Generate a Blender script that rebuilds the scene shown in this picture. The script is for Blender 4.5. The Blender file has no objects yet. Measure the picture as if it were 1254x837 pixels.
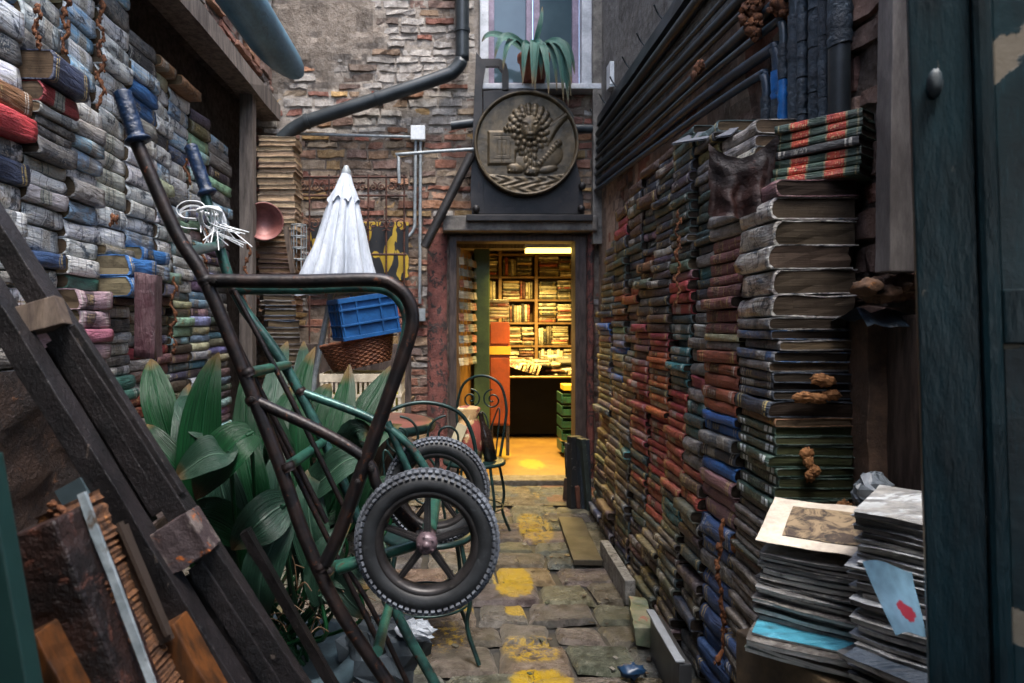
import bpy, bmesh, math, random
from mathutils import Vector, Matrix, noise as mn
random.seed(7)
SC = bpy.context.scene
COLL = SC.collection
R = math.radians
PI = math.pi
# ---------------------------------------------------------------- camera frame: X right, Y into the court, Z up
F, CX, CY, H = 836.0, 560.0, 400.0, 1.25
def P(px, py, Y):
    return Vector(((px - CX) * Y / F, Y, H - (py - CY) * Y / F))
def px_of(v):
    return (CX + F * v[0] / v[1], CY - F * (v[2] - H) / v[1])
def lin(c):
    return c / 12.92 if c <= 0.04045 else ((c + 0.055) / 1.055) ** 2.4
def hx(s, k=1.0):
    s = s.lstrip('#')
    return tuple(min(1.0, lin(int(s[i:i + 2], 16) / 255.0) * k) for i in (0, 2, 4))
def rgba(c): return (c[0], c[1], c[2], 1.0)
def nz(x, y=0.0, z=0.0): return mn.noise(Vector((x, y, z)))
def fbm(x, y=0.0, z=0.0, o=4): return mn.fractal(Vector((x, y, z)), 1.0, 2.0, o)
def U(a, b): return random.uniform(a, b)

# ---------------------------------------------------------------- objects
def tag(o, label=None, cat=None, group=None, kind=None):
    if label: o['label'] = label
    if cat: o['category'] = cat
    if group: o['group'] = group
    if kind: o['kind'] = kind
    return o
def thing(name, label, cat, loc=(0, 0, 0), group=None, rot=None):
    o = bpy.data.objects.new(name, None)
    o.empty_display_size = 0.05
    COLL.objects.link(o)
    o.location = loc
    if rot: o.rotation_euler = rot
    return tag(o, label, cat, group)
def wloc(o):
    v = Vector((0, 0, 0))
    while o is not None:
        v += o.location; o = o.parent
    return v
class MB:
    """collects geometry (in world coordinates) for ONE mesh object"""
    def __init__(s):
        s.v = []; s.f = []; s.sm = []; s.mi = []; s.col = []; s.uv = {}
    def add(s, vs, fs, smooth=False, mi=0, col=None, uvs=None):
        b = len(s.v)
        s.v.extend(tuple(v) for v in vs)
        if uvs:
            for i, u in enumerate(uvs): s.uv[b + i] = u
        for f in fs:
            s.f.append(tuple(b + i for i in f)); s.sm.append(smooth); s.mi.append(mi); s.col.append(col)
        return s
    def box(s, c, size, rot=None, mi=0, col=None):
        c = Vector(c); hx_, hy, hz = size[0] / 2, size[1] / 2, size[2] / 2
        vs = [Vector((x, y, z)) for x in (-hx_, hx_) for y in (-hy, hy) for z in (-hz, hz)]
        if rot is not None:
            m = rot if isinstance(rot, Matrix) else Matrix.Rotation(rot, 3, 'Z')
            vs = [m @ v for v in vs]
        return s.add([v + c for v in vs], [(0, 1, 3, 2), (4, 6, 7, 5), (0, 4, 5, 1), (2, 3, 7, 6), (0, 2, 6, 4), (1, 5, 7, 3)], False, mi, col)
    def quad(s, a, b, c, d, mi=0, col=None):
        return s.add([a, b, c, d], [(0, 1, 2, 3)], False, mi, col)
    def beam(s, p0, p1, w, t, up=(0, 1, 0), mi=0, col=None, n=1, jit=0.0, seed=0.0, taper=1.0):
        """bar of width w (along side) and thickness t (along up'), worn by jit"""
        p0, p1 = Vector(p0), Vector(p1); d = (p1 - p0).normalized()
        sd = d.cross(Vector(up)).normalized(); u2 = sd.cross(d).normalized()
        vs = []; m = 4
        for i in range(n + 1):
            k = i / n; c = p0.lerp(p1, k); g = 1 + (taper - 1) * k
            for j, (a, b) in enumerate(((-1, -1), (1, -1), (1, 1), (-1, 1))):
                q = c + sd * a * w / 2 * g + u2 * b * t / 2 * g
                if jit: q += (sd * nz(i * 1.7 + seed, j * 3.1, 1.3) + u2 * nz(i * 1.7 + seed, j * 3.1, 7.7)) * jit
                vs.append(q)
        fs = [(3, 2, 1, 0)]
        for i in range(n):
            a = i * 4; b = a + 4
            for j in range(4):
                k = (j + 1) % 4
                fs.append((a + j, a + k, b + k, b + j))
        e = n * 4
        fs.append((e, e + 1, e + 2, e + 3))
        return s.add(vs, fs, False, mi, col)
    def tube(s, pts, r, seg=10, closed=False, smooth_path=4, mi=0, col=None, caps=True, flat=1.0):
        pts = [Vector(p) for p in pts]
        rs = r if isinstance(r, (list, tuple)) else [r] * len(pts)
        if smooth_path and len(pts) > 2:
            q = []; qr = []; n = len(pts)
            rng = range(n) if closed else range(n - 1)
            for i in rng:
                p0 = pts[(i - 1) % n] if closed or i > 0 else pts[0] * 2 - pts[1]
                p1 = pts[i]; p2 = pts[(i + 1) % n]
                p3 = pts[(i + 2) % n] if closed or i + 2 < n else pts[-1] * 2 - pts[-2]
                for k in range(smooth_path):
                    t = k / smooth_path
                    q.append(0.5 * ((2 * p1) + (p2 - p0) * t + (2 * p0 - 5 * p1 + 4 * p2 - p3) * t * t + (3 * p1 - p0 - 3 * p2 + p3) * t ** 3))
                    qr.append(rs[i] * (1 - t) + rs[(i + 1) % n] * t)
            if not closed: q.append(pts[-1]); qr.append(rs[-1])
            pts, rs = q, qr
        n = len(pts); vs = []; nrm = None
        for i in range(n):
            a = pts[i - 1] if (i > 0 or closed) else pts[i]
            b = pts[(i + 1) % n] if (i < n - 1 or closed) else pts[i]
            d = (b - a)
            d = d.normalized() if d.length > 1e-9 else Vector((0, 0, 1))
            if nrm is None:
                nrm = d.orthogonal().normalized()
            else:
                nrm = (nrm - d * nrm.dot(d))
                nrm = nrm.normalized() if nrm.length > 1e-6 else d.orthogonal().normalized()
            bn = d.cross(nrm)
            for k in range(seg):
                t = 2 * PI * k / seg
                vs.append(pts[i] + (nrm * math.cos(t) + bn * math.sin(t) * flat) * rs[i])
        fs = []
        for i in range(n if closed else n - 1):
            a = i * seg; b = ((i + 1) % n) * seg
            for k in range(seg):
                l = (k + 1) % seg
                fs.append((a + k, a + l, b + l, b + k))
        s.add(vs, fs, True, mi, col)
        if caps and not closed:
            s.add(vs[:seg], [tuple(reversed(range(seg)))], False, mi, col)
            s.add(vs[-seg:], [tuple(range(seg))], False, mi, col)
        return s
    def lathe(s, c, prof, seg=24, axis='Z', mi=0, col=None, rfun=None, smooth=True, mat=None):
        """prof: list of (radius, height)"""
        c = Vector(c); vs = []
        for (r, h) in prof:
            for k in range(seg):
                t = 2 * PI * k / seg
                rr = r * (rfun(t, h) if rfun else 1)
                a, b = rr * math.cos(t), rr * math.sin(t)
                p = Vector((a, b, h)) if axis == 'Z' else (Vector((a, h, b)) if axis == 'Y' else Vector((h, a, b)))
                if mat: p = mat @ p
                vs.append(c + p)
        fs = []
        for i in range(len(prof) - 1):
            for k in range(seg):
                l = (k + 1) % seg
                fs.append((i * seg + k, i * seg + l, (i + 1) * seg + l, (i + 1) * seg + k))
        return s.add(vs, fs, smooth, mi, col)
    def blob(s, c, size, seed=0.0, amp=0.35, fr=3.0, nu=14, nv=9, mi=0, col=None, smooth=True, ridge=False):
        c = Vector(c); vs = []; fs = []
        for j in range(nv + 1):
            ph = PI * j / nv
            for i in range(nu):
                th = 2 * PI * i / nu
                d = Vector((math.sin(ph) * math.cos(th), math.sin(ph) * math.sin(th), math.cos(ph)))
                q = fbm(d.x * fr + seed, d.y * fr, d.z * fr)
                k = 1 + amp * ((.5 - 1.6 * abs(q)) if ridge else q)
                vs.append(c + Vector((d.x * size[0], d.y * size[1], d.z * size[2])) * k)
        for j in range(nv):
            for i in range(nu):
                l = (i + 1) % nu
                fs.append((j * nu + i, j * nu + l, (j + 1) * nu + l, (j + 1) * nu + i))
        return s.add(vs, fs, smooth, mi, col)
    def build(s, name, m, parent=None, loc=None, bevel=0.0, fixn=True):
        off = wloc(parent) if parent else (Vector(loc) if loc is not None else Vector((0, 0, 0)))
        me = bpy.data.meshes.new(name)
        me.from_pydata([(v[0] - off[0], v[1] - off[1], v[2] - off[2]) for v in s.v], [], s.f)
        ms = m if isinstance(m, (list, tuple)) else [m]
        for x in ms: me.materials.append(x)
        me.polygons.foreach_set('use_smooth', s.sm)
        me.polygons.foreach_set('material_index', s.mi)
        if any(c is not None for c in s.col):
            a = me.color_attributes.new('Col', 'FLOAT_COLOR', 'CORNER')
            buf = []
            for f, c in zip(s.f, s.col):
                c = c or (0.5, 0.5, 0.5)
                buf.extend((c[0], c[1], c[2], 1.0) * len(f))
            a.data.foreach_set('color', buf)
        if s.uv:
            l = me.uv_layers.new(name='UVMap')
            buf = []
            for f in s.f:
                for i in f: buf.extend(s.uv.get(i, (0.0, 0.0)))
            l.data.foreach_set('uv', buf)
        me.update()
        if bevel or fixn:
            bm = bmesh.new(); bm.from_mesh(me)
            if fixn: bmesh.ops.recalc_face_normals(bm, faces=bm.faces)
            if bevel:
                es = [e for e in bm.edges if len(e.link_faces) == 2 and e.calc_face_angle(0) > 0.6]
                bmesh.ops.bevel(bm, geom=es, offset=bevel, segments=2, profile=0.6, affect='EDGES', clamp_overlap=True)
            bm.to_mesh(me); bm.free()
        o = bpy.data.objects.new(name, me)
        COLL.objects.link(o)
        if parent: o.parent = parent
        elif loc is not None: o.location = loc
        return o

# ---------------------------------------------------------------- materials
class NT:
    def __init__(s, name):
        s.m = bpy.data.materials.new(name); s.m.use_nodes = True
        s.t = s.m.node_tree; s.t.nodes.clear()
        s.out = s.t.nodes.new('ShaderNodeOutputMaterial')
        s.b = s.t.nodes.new('ShaderNodeBsdfPrincipled')
        s.t.links.new(s.b.outputs[0], s.out.inputs[0])
        s.tc = s.t.nodes.new('ShaderNodeTexCoord')
        s.oi = None
    def n(s, typ, **kw):
        x = s.t.nodes.new(typ)
        for k, v in kw.items(): setattr(x, k, v)
        return x
    def put(s, inp, v):
        if isinstance(v, bpy.types.NodeSocket): s.t.links.new(v, inp)
        else:
            if isinstance(v, tuple) and len(v) == 3 and inp.type == 'RGBA': v = (*v, 1.0)
            inp.default_value = v
    def math(s, op, a, b=0.0, c=None, clamp=False):
        x = s.n('ShaderNodeMath', operation=op, use_clamp=clamp)
        s.put(x.inputs[0], a); s.put(x.inputs[1], b)
        if c is not None: s.put(x.inputs[2], c)
        return x.outputs[0]
    def mix(s, f, a, b, blend='MIX'):
        x = s.n('ShaderNodeMix', data_type='RGBA', blend_type=blend)
        s.put(x.inputs['Factor'], f)
        s.put(x.inputs[6], a); s.put(x.inputs[7], b)
        return x.outputs[2]
    def vec(s, scale=(1, 1, 1), src=None, rnd=True):
        """object coordinates, shifted per object so copies differ"""
        src = src or s.tc.outputs['Object']
        mp = s.n('ShaderNodeMapping'); s.put(mp.inputs['Scale'], scale)
        s.put(mp.inputs['Vector'], src)
        if rnd:
            s.oi = s.oi or s.n('ShaderNodeObjectInfo')
            cb = s.n('ShaderNodeCombineXYZ')
            for i, k in enumerate((37.0, 91.0, 53.0)):
                s.put(cb.inputs[i], s.math('MULTIPLY', s.oi.outputs['Random'], k))
            s.put(mp.inputs['Location'], cb.outputs[0])
        return mp.outputs[0]
    def noise(s, scale, detail=5.0, rough=0.6, v=None, dist=0.0, out=0):
        x = s.n('ShaderNodeTexNoise')
        s.put(x.inputs['Scale'], scale); s.put(x.inputs['Detail'], detail); s.put(x.inputs['Roughness'], rough); s.put(x.inputs['Distortion'], dist)
        s.put(x.inputs['Vector'], v or s.vec())
        return x.outputs[out]
    def ramp(s, f, lo, hi, a=0.0, b=1.0):
        x = s.n('ShaderNodeMapRange', clamp=True)
        s.put(x.inputs[0], f); s.put(x.inputs[1], lo); s.put(x.inputs[2], hi); s.put(x.inputs[3], a); s.put(x.inputs[4], b)
        return x.outputs[0]
    def stops(s, f, st, mode='CONSTANT'):
        x = s.n('ShaderNodeValToRGB'); x.color_ramp.interpolation = mode
        e = x.color_ramp.elements
        e[0].position = st[0][0]; e[0].color = rgba(st[0][1])
        e[1].position = st[1][0]; e[1].color = rgba(st[1][1])
        for p, c in st[2:]:
            k = e.new(p); k.color = rgba(c)
        s.put(x.inputs[0], f)
        return x.outputs[0]
    def bump(s, h, strength=0.5, dist=0.01):
        x = s.n('ShaderNodeBump')
        s.put(x.inputs['Strength'], strength); s.put(x.inputs['Distance'], dist); s.put(x.inputs['Height'], h)
        s.put(s.b.inputs['Normal'], x.outputs[0])
    def done(s, col, rough=0.7, metal=0.0, spec=0.5):
        s.put(s.b.inputs['Base Color'], col); s.put(s.b.inputs['Roughness'], rough); s.put(s.b.inputs['Metallic'], metal)
        s.put(s.b.inputs['Specular IOR Level'], spec)
        return s.m
def m_worn(name, c1, c2, c3=None, sc=12.0, th=(0.45, 0.6), th3=(0.6, 0.68), rough=0.75, metal=0.0, bump=0.35, bd=0.006, stretch=(1, 1, 1), fine=70.0, rough2=None, spec=0.4):
    """general worn surface: colour c1, broad variation c2, sharp patches c3"""
    t = NT(name); v = t.vec(stretch)
    a = t.noise(sc, 6, 0.62, v)
    col = t.mix(t.ramp(a, th[0], th[1]), c1, c2)
    r = rough
    if c3 is not None:
        b = t.noise(sc * 1.9, 8, 0.68, t.vec(stretch, rnd=True), 0.6)
        k = t.ramp(b, th3[0], th3[1])
        col = t.mix(k, col, c3)
        if rough2 is not None: r = t.ramp(k, 0, 1, rough, rough2)
    f = t.noise(fine, 4, 0.7, v)
    col = t.mix(0.5, col, t.mix(t.ramp(f, 0.3, 0.7), (0.35, 0.35, 0.35), (0.68, 0.68, 0.68)), 'OVERLAY')
    h = t.math('ADD', t.math('MULTIPLY', a, 1.0), t.math('MULTIPLY', f, 0.4))
    t.bump(h, bump, bd)
    return t.done(col, r, metal, spec)
def m_cover(style, attr=False):
    """book covers; the cloth colour is each book's own object colour"""
    t = NT('book_cover_' + style)
    v = t.vec()
    if attr:
        a = t.n('ShaderNodeAttribute', attribute_name='Col'); col = a.outputs['Color']
    else:
        t.oi = t.oi or t.n('ShaderNodeObjectInfo'); col = t.oi.outputs['Color']
    base = col
    sx = t.n('ShaderNodeSeparateXYZ')
    if attr:      # the mass keeps u along each spine, v across it, and a number per book in u's whole part
        uvn = t.n('ShaderNodeUVMap'); t.put(sx.inputs[0], uvn.outputs[0])
        gx = t.math('FRACT', sx.outputs[0]); gz = t.math('FRACT', sx.outputs[1])
        rn = t.math('DIVIDE', t.math('FLOOR', sx.outputs[0]), 16.0); spine = t.math('LESS_THAN', sx.outputs[1], 1.0)
    else:
        t.put(sx.inputs[0], t.tc.outputs['Generated'])
        gx, gy, gz = sx.outputs
    n1 = t.noise(16, 7, 0.65, v); n2 = t.noise(55, 6, 0.7, v, 0.4); n3 = t.noise(9, 5, 0.6, t.vec((1.0, 2.2, 3.0)), 1.2)
    col = t.mix(t.ramp(n1, 0.3, 0.7), t.mix(1.0, col, (0.86, 0.87, 0.88) if style == 'mottled' else (0.62, 0.6, 0.58), 'MULTIPLY'), t.mix(0.05, col, (0.8, 0.77, 0.72)))
    W0, K0 = (0.0, 0.0, 0.0), (1.0, 1.0, 1.0)
    rough = t.ramp(n1, .35, .65, .42, .62)
    bumpx = 0.0
    if not attr:
        spine = t.ramp(gy, 0.10, 0.14, 1.0, 0.0)
    if style == 'banded':
        k = t.stops(gx, [(0, W0), (0.11, K0), (0.15, W0), (0.29, K0), (0.32, W0), (0.47, K0), (0.50, W0), (0.65, K0), (0.68, W0), (0.85, K0), (0.89, W0)])
        k = t.math('MULTIPLY', k, spine); k = t.math('MULTIPLY', k, t.ramp(n2, 0.42, 0.55))
        col = t.mix(t.math('MULTIPLY', k, 0.75), col, hx('#a08d5a'))
        d = t.stops(gx, [(0, W0), (0.165, K0), (0.285, W0), (0.3, W0)])
        d = t.math('MULTIPLY', t.math('MULTIPLY', d, spine), 0.55)
        col = t.mix(d, col, (0.012, 0.012, 0.012))
        g = t.noise(230, 2, 0.5, t.vec((1, 0.4, 0.4)))
        gl = t.math('MULTIPLY', t.math('MULTIPLY', d, 1.3), t.ramp(g, 0.55, 0.6))
        col = t.mix(gl, col, hx('#b6a06a'))
    if style == 'redlabel':
        k = t.stops(gx, [(0, W0), (0.2, K0), (0.40, W0), (0.62, K0), (0.82, W0)])
        k = t.math('MULTIPLY', k, spine)
        red = t.mix(t.ramp(n2, 0.4, 0.6), hx('#a92f24'), hx('#c8553c'))
        col = t.mix(t.math('MULTIPLY', k, t.ramp(n2, 0.30, 0.38)), col, red)
        l = t.stops(gx, [(0, W0), (0.05, K0), (0.07, W0), (0.18, K0), (0.2, W0), (0.40, K0), (0.42, W0), (0.60, K0), (0.62, W0), (0.82, K0), (0.84, W0), (0.94, K0), (0.96, W0)])
        l2 = t.math('MULTIPLY', t.math('MULTIPLY', l, spine), t.ramp(n2, 0.4, 0.5))
        col = t.mix(t.math('MULTIPLY', l2, 0.5), col, hx('#b9a878'))
        g = t.noise(260, 2, 0.5, t.vec((1, 0.5, 0.5)))
        col = t.mix(t.math('MULTIPLY', t.math('MULTIPLY', k, t.ramp(g, 0.58, 0.62)), 0.7), col, hx('#d8c48e'))
        rough = 0.45
    if style == 'whitelabel':
        k = t.stops(gx, [(0, W0), (0.08, K0), (0.14, W0), (0.17, K0), (0.23, W0), (0.74, K0), (0.81, W0), (0.84, K0), (0.91, W0)])
        zz = t.stops(gz, [(0, W0), (0.22, K0), (0.8, W0)])
        k = t.math('MULTIPLY', t.math('MULTIPLY', k, spine), zz)
        col = t.mix(t.math('MULTIPLY', k, t.ramp(n2, 0.2, 0.3)), col, hx('#cfd8d6'))
        g = t.stops(gx, [(0, W0), (0.30, K0), (0.7, W0), (0.75, W0)])
        q = t.noise(240, 2, 0.5, t.vec((1, 0.5, 0.6)))
        q = t.math('MULTIPLY', t.math('MULTIPLY', g, spine), t.math('MULTIPLY', zz, t.ramp(q, 0.58, 0.62)))
        col = t.mix(t.math('MULTIPLY', q, 0.6), col, hx('#8fa08c'))
        rough = 0.4
    if style == 'stripe':
        k = t.stops(gx, [(0, W0), (0.32, K0), (0.6, W0), (0.62, W0)])
        col = t.mix(t.math('MULTIPLY', k, t.ramp(n2, 0.3, 0.4)), col, t.mix(t.ramp(n2, 0.4, 0.6), hx('#a9a798'), hx('#83877c')))
        k = t.stops(gx, [(0, W0), (0.38, K0), (0.40, W0), (0.52, K0), (0.54, W0)])
        col = t.mix(k, col, hx('#36424c'))
    if style == 'rainbow':
        w = t.stops(gx, [(0, hx('#8f8560')), (0.12, hx('#b0532a')), (0.2, hx('#2f6e66')), (0.28, hx('#a8a05c')), (0.4, hx('#b0532a')), (0.48, hx('#8f8560')), (0.6, hx('#3f7a70')), (0.68, hx('#b8642f')), (0.76, hx('#8f8560'))])
        col = t.mix(0.85, col, w)
    if style == 'mottled':
        m = t.noise(8.5, 9, 0.74, t.vec((1.0, 1.5, 1.7)), 0.6)
        dark = t.ramp(m, 0.53, 0.59)
        col = t.mix(t.math('MULTIPLY', dark, 0.93), t.mix(t.ramp(n3, 0.42, 0.6), col, t.mix(0.7, col, hx('#e6e6de'))), t.mix(t.ramp(n1, 0.4, 0.6), hx('#0e1820'), hx('#2f475a')))
        k = t.stops(gx, [(0, W0), (0.10, K0), (0.115, W0), (0.30, K0), (0.312, W0), (0.50, K0), (0.515, W0), (0.88, K0), (0.895, W0)])
        col = t.mix(t.math('MULTIPLY', k, 0.7), col, hx('#1c2a38'))
        rough = t.ramp(m, 0.4, 0.6, 0.3, 0.55)
        t.put(t.b.inputs['Coat Weight'], 0.5); t.put(t.b.inputs['Coat Roughness'], 0.22)
    if True:
        if not attr:
            t.oi = t.oi or t.n('ShaderNodeObjectInfo'); rn = t.oi.outputs['Random']
        if style == 'cloth' or attr:
            # gilt fillets and a small lettering piece on some spines
            k = t.stops(gx, [(0, W0), (0.07, K0), (0.10, W0), (0.13, K0), (0.15, W0), (0.84, K0), (0.86, W0), (0.89, K0), (0.925, W0)])
            k = t.math('MULTIPLY', t.math('MULTIPLY', k, spine), t.math('GREATER_THAN', rn, 0.25))
            col = t.mix(t.math('MULTIPLY', t.math('MULTIPLY', k, t.ramp(n2, 0.40, 0.46)), 0.75), col, t.mix(t.math('GREATER_THAN', rn, 0.6), hx('#bba566'), hx('#b9b6ac')))
            pb = t.stops(gx, [(0, W0), (0.19, K0), (0.45, W0), (0.46, W0)])
            pb = t.math('MULTIPLY', t.math('MULTIPLY', pb, spine), t.math('GREATER_THAN', rn, 0.7))
            col = t.mix(t.math('MULTIPLY', pb, 0.75), col, t.mix(t.math('GREATER_THAN', rn, 0.85), hx('#14171a'), hx('#8f8b80')))
            lb = t.stops(gx, [(0, W0), (0.22, K0), (0.42, W0), (0.43, W0)])
            zz = t.stops(gz, [(0, W0), (0.25, K0), (0.75, W0)])
            lb = t.math('MULTIPLY', t.math('MULTIPLY', lb, zz), t.math('MULTIPLY', spine, t.math('GREATER_THAN', rn, 0.55)))
            g = t.noise(150, 2, 0.5, t.vec((1.6, 0.3, 0.5)))
            col = t.mix(t.math('MULTIPLY', t.math('MULTIPLY', lb, t.ramp(g, 0.5, 0.56)), 0.7), col, t.mix(t.math('GREATER_THAN', rn, 0.8), hx('#b09a62'), hx('#a9a59a')))
        if style in ('torn', 'mottled'):
            # paper label remains on some spines
            lb = t.stops(gx, [(0, W0), (0.55, K0), (0.78, W0), (0.8, W0)])
            lb = t.math('MULTIPLY', t.math('MULTIPLY', lb, spine), t.math('GREATER_THAN', rn, 0.6))
            lb = t.math('MULTIPLY', lb, t.ramp(n1, 0.40, 0.46))
            col = t.mix(t.math('MULTIPLY', lb, 0.8), col, t.mix(t.math('GREATER_THAN', rn, 0.8), hx('#b9b4a6'), hx('#20303c')))
            g = t.noise(150, 2, 0.5, t.vec((1.6, 0.3, 0.7)))
            l3 = t.stops(gx, [(0, W0), (0.58, K0), (0.75, W0), (0.8, W0)])
            col = t.mix(t.math('MULTIPLY', t.math('MULTIPLY', t.math('MULTIPLY', lb, l3), t.ramp(g, 0.54, 0.58)), 0.75), col, t.mix(t.math('GREATER_THAN', rn, 0.8), hx('#2a2a2a'), hx('#a9a59a')))
        # joints and head caps rubbed pale, hollows dirty
        ed_ = t.math('MAXIMUM', t.math('MAXIMUM', t.ramp(gz, 0.0, 0.16, 1.0, 0.0), t.ramp(gz, 0.84, 1.0, 0.0, 1.0)), t.math('MAXIMUM', t.ramp(gx, 0.0, 0.03, 0.6, 0.0), t.ramp(gx, 0.97, 1.0, 0.0, 0.6)))
        rub = t.math('MULTIPLY', ed_, t.ramp(n2, 0.46, 0.58))
        col = t.mix(t.math('MULTIPLY', rub, 0.4), col, t.mix(0.35, base, hx('#a9aaa8')))
        cr = t.noise(30, 5, 0.65, t.vec((3.2, 0.6, 0.5)), 0.5)
        crk = t.math('MULTIPLY', t.ramp(t.math('ABSOLUTE', t.math('SUBTRACT', cr, 0.5)), 0.0, 0.012, 1.0, 0.0), spine)
        col = t.mix(t.math('MULTIPLY', crk, 0.45), col, hx('#1d1814'))
    # grime then scuffs that bare the boards
    g = t.ramp(n3, 0.52, 0.70)
    col = t.mix(t.math('MULTIPLY', g, 0.25 if style == 'mottled' else 0.6), col, hx('#17181a'))
    amt = {'torn': (0.50, 0.58), 'mottled': (0.66, 0.74)}.get(style, (0.64, 0.74))
    sc = t.ramp(n2, *amt)
    col = t.mix(t.math('MULTIPLY', sc, 0.5), col, t.mix(n1, hx('#a6a49e'), hx('#5f5c58')))
    if style == 'torn':
        s2 = t.ramp(n3, 0.46, 0.50)
        col = t.mix(t.math('MULTIPLY', s2, 0.62), col, t.mix(t.ramp(n1, .4, .6), hx('#8f8b84'), hx('#2c2724')))
    wr = t.noise(22, 4, 0.6, t.vec((0.35, 1.0, 2.6)), 0.8)
    h = t.math('ADD', t.math('MULTIPLY', wr, 1.0), t.math('MULTIPLY', n2, 0.35))
    t.bump(h, 1.0, 0.016)
    return t.done(col, rough, 0.0, 0.45)
# ---------------------------------------------------------------- shared materials
def m_masonry(name, bump=0.6):
    t = NT(name); v = t.vec(rnd=False)
    a = t.n('ShaderNodeAttribute', attribute_name='Col').outputs['Color']
    n = t.noise(22, 8, 0.7, v); n2 = t.noise(3.2, 5, 0.6, v, 0.8); n3 = t.noise(90, 4, 0.7, v); n4 = t.noise(38, 8, 0.75, v, 0.6)
    c = t.mix(t.ramp(n, 0.3, 0.72), t.mix(1.0, a, (0.5, 0.47, 0.45), 'MULTIPLY'), t.mix(0.12, a, (0.75, 0.72, 0.68)))
    c = t.mix(t.math('MULTIPLY', t.ramp(n2, 0.5, 0.72), 0.6), c, hx('#241d1a'))
    c = t.mix(t.math('MULTIPLY', t.ramp(n4, 0.58, 0.70), 0.55), c, hx('#7d766c'))
    h = t.math('ADD', n, t.math('ADD', t.math('MULTIPLY', n3, 0.4), t.math('MULTIPLY', n4, 0.8)))
    t.bump(h, bump, 0.025)
    return t.done(c, 0.88, 0.0, 0.3)
M = {}
M['masonry'] = m_masonry('weathered_masonry', 0.8)
M['plaster'] = m_worn('grey_render', hx('#6f6d68'), hx('#57544f'), hx('#3a3733'), 3.0, (0.4, 0.62), (0.6, 0.75), 0.9, 0, 0.5, 0.01, (1, 1.0, 0.35))
M['stone_grey'] = m_worn('grey_stone', hx('#7b766e'), hx('#56524d'), hx('#2c2a28'), 9, (0.4, 0.6), (0.6, 0.72), 0.8, 0, 0.5, 0.01)
M['dark_wood'] = m_worn('dark_old_wood', hx('#4d423d'), hx('#2c2522'), hx('#6a5a50'), 14, (0.4, 0.62), (0.64, 0.72), 0.55, 0, 0.5, 0.006, (3.0, 3.0, 0.5), 60)
M['ladder_wood'] = m_worn('stained_ladder_wood', hx('#1a1617'), hx('#0d0b0c'), hx('#4d443e'), 13, (0.4, 0.6), (0.66, 0.70), 0.45, 0, 0.8, 0.008, (1.4, 1.4, 1.0), 130)
M['rung_wood'] = m_worn('bare_rung_wood', hx('#5c4f44'), hx('#3b3029'), hx('#1d1815'), 10, (0.4, 0.6), (0.6, 0.7), 0.7, 0, 0.4, 0.005, (4, 1, 1))
M['rust_plate'] = m_worn('rusted_flaking_plate', hx('#3a3031'), hx('#5f5652'), hx('#94501f'), 13, (0.5, 0.56), (0.56, 0.62), 0.6, 0.2, 0.8, 0.01)
M['warm_wood'] = m_worn('orange_wood', hx('#5a3415'), hx('#35200f'), hx('#160e08'), 8, (0.4, 0.6), (0.62, 0.72), 0.5, 0, 0.3, 0.004, (6, 6, 0.7))
M['old_wood'] = m_worn('weathered_grey_wood', hx('#6b625b'), hx('#47403b'), hx('#8b5a33'), 7, (0.4, 0.62), (0.68, 0.75), 0.8, 0, 0.5, 0.006, (4, 4, 0.5))
M['cart_rust'] = m_worn('rusty_green_paint', hx('#121012'), hx('#241b19'), hx('#55321f'), 23, (0.42, 0.6), (0.61, 0.66), 0.42, 0.35, 0.5, 0.004, (1, 1, 1), 120)
M['cart_green'] = m_worn('chipped_green_paint', hx('#235043'), hx('#183a32'), hx('#4a3026'), 19, (0.42, 0.6), (0.60, 0.65), 0.38, 0.2, 0.45, 0.004, (1, 1, 1), 120)
M['cart_dark'] = m_worn('dark_green_paint', hx('#1d3533'), hx('#2c4f49'), hx('#4a2e26'), 19, (0.45, 0.6), (0.58, 0.63), 0.35, 0.3, 0.45, 0.004, (1, 1, 1), 120)
M['rubber'] = m_worn('tyre_rubber', hx('#1f2124'), hx('#141618'), hx('#35383b'), 30, (0.4, 0.6), (0.6, 0.7), 0.55, 0, 0.3, 0.003)
M['tread'] = m_worn('dusty_tread', hx('#565b63'), hx('#373a40'), hx('#202226'), 22, (0.4, 0.6), (0.6, 0.7), 0.8, 0, 0.3, 0.003)
M['rim'] = m_worn('dusty_wheel_rim', hx('#2a2727'), hx('#1b1919'), hx('#433f3b'), 24, (0.4, 0.6), (0.62, 0.7), 0.42, 0.3, 0.3, 0.003)
M['hub'] = m_worn('worn_hub_cap', hx('#5a4b50'), hx('#453a3e'), None, 24, rough=0.4, metal=0.2)
M['blue_grip'] = m_worn('blue_plastic_grip', hx('#102540'), hx('#0b1a2c'), hx('#1d3c5a'), 40, rough=0.35, bump=0.9)
M['iron'] = m_worn('dark_wrought_iron', hx('#16302d'), hx('#101f1f'), hx('#2f4b45'), 24, (0.4, 0.6), (0.62, 0.7), 0.4, 0.3, 0.3, 0.003)
M['rusty_iron'] = m_worn('rusty_iron', hx('#4f2f24'), hx('#31221e'), hx('#72432c'), 24, (0.4, 0.6), (0.6, 0.68), 0.75, 0.2, 0.5, 0.004)
M['black_iron'] = m_worn('blackened_board', hx('#2b2827'), hx('#1d1c1c'), hx('#40332c'), 9, (0.4, 0.6), (0.6, 0.7), 0.5, 0.2, 0.5, 0.006)
M['bronze'] = m_worn('dull_bronze', hx('#574b38'), hx('#3b3428'), hx('#6f624b'), 12, (0.4, 0.62), (0.62, 0.72), 0.45, 0.3, 0.35, 0.004)
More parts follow.
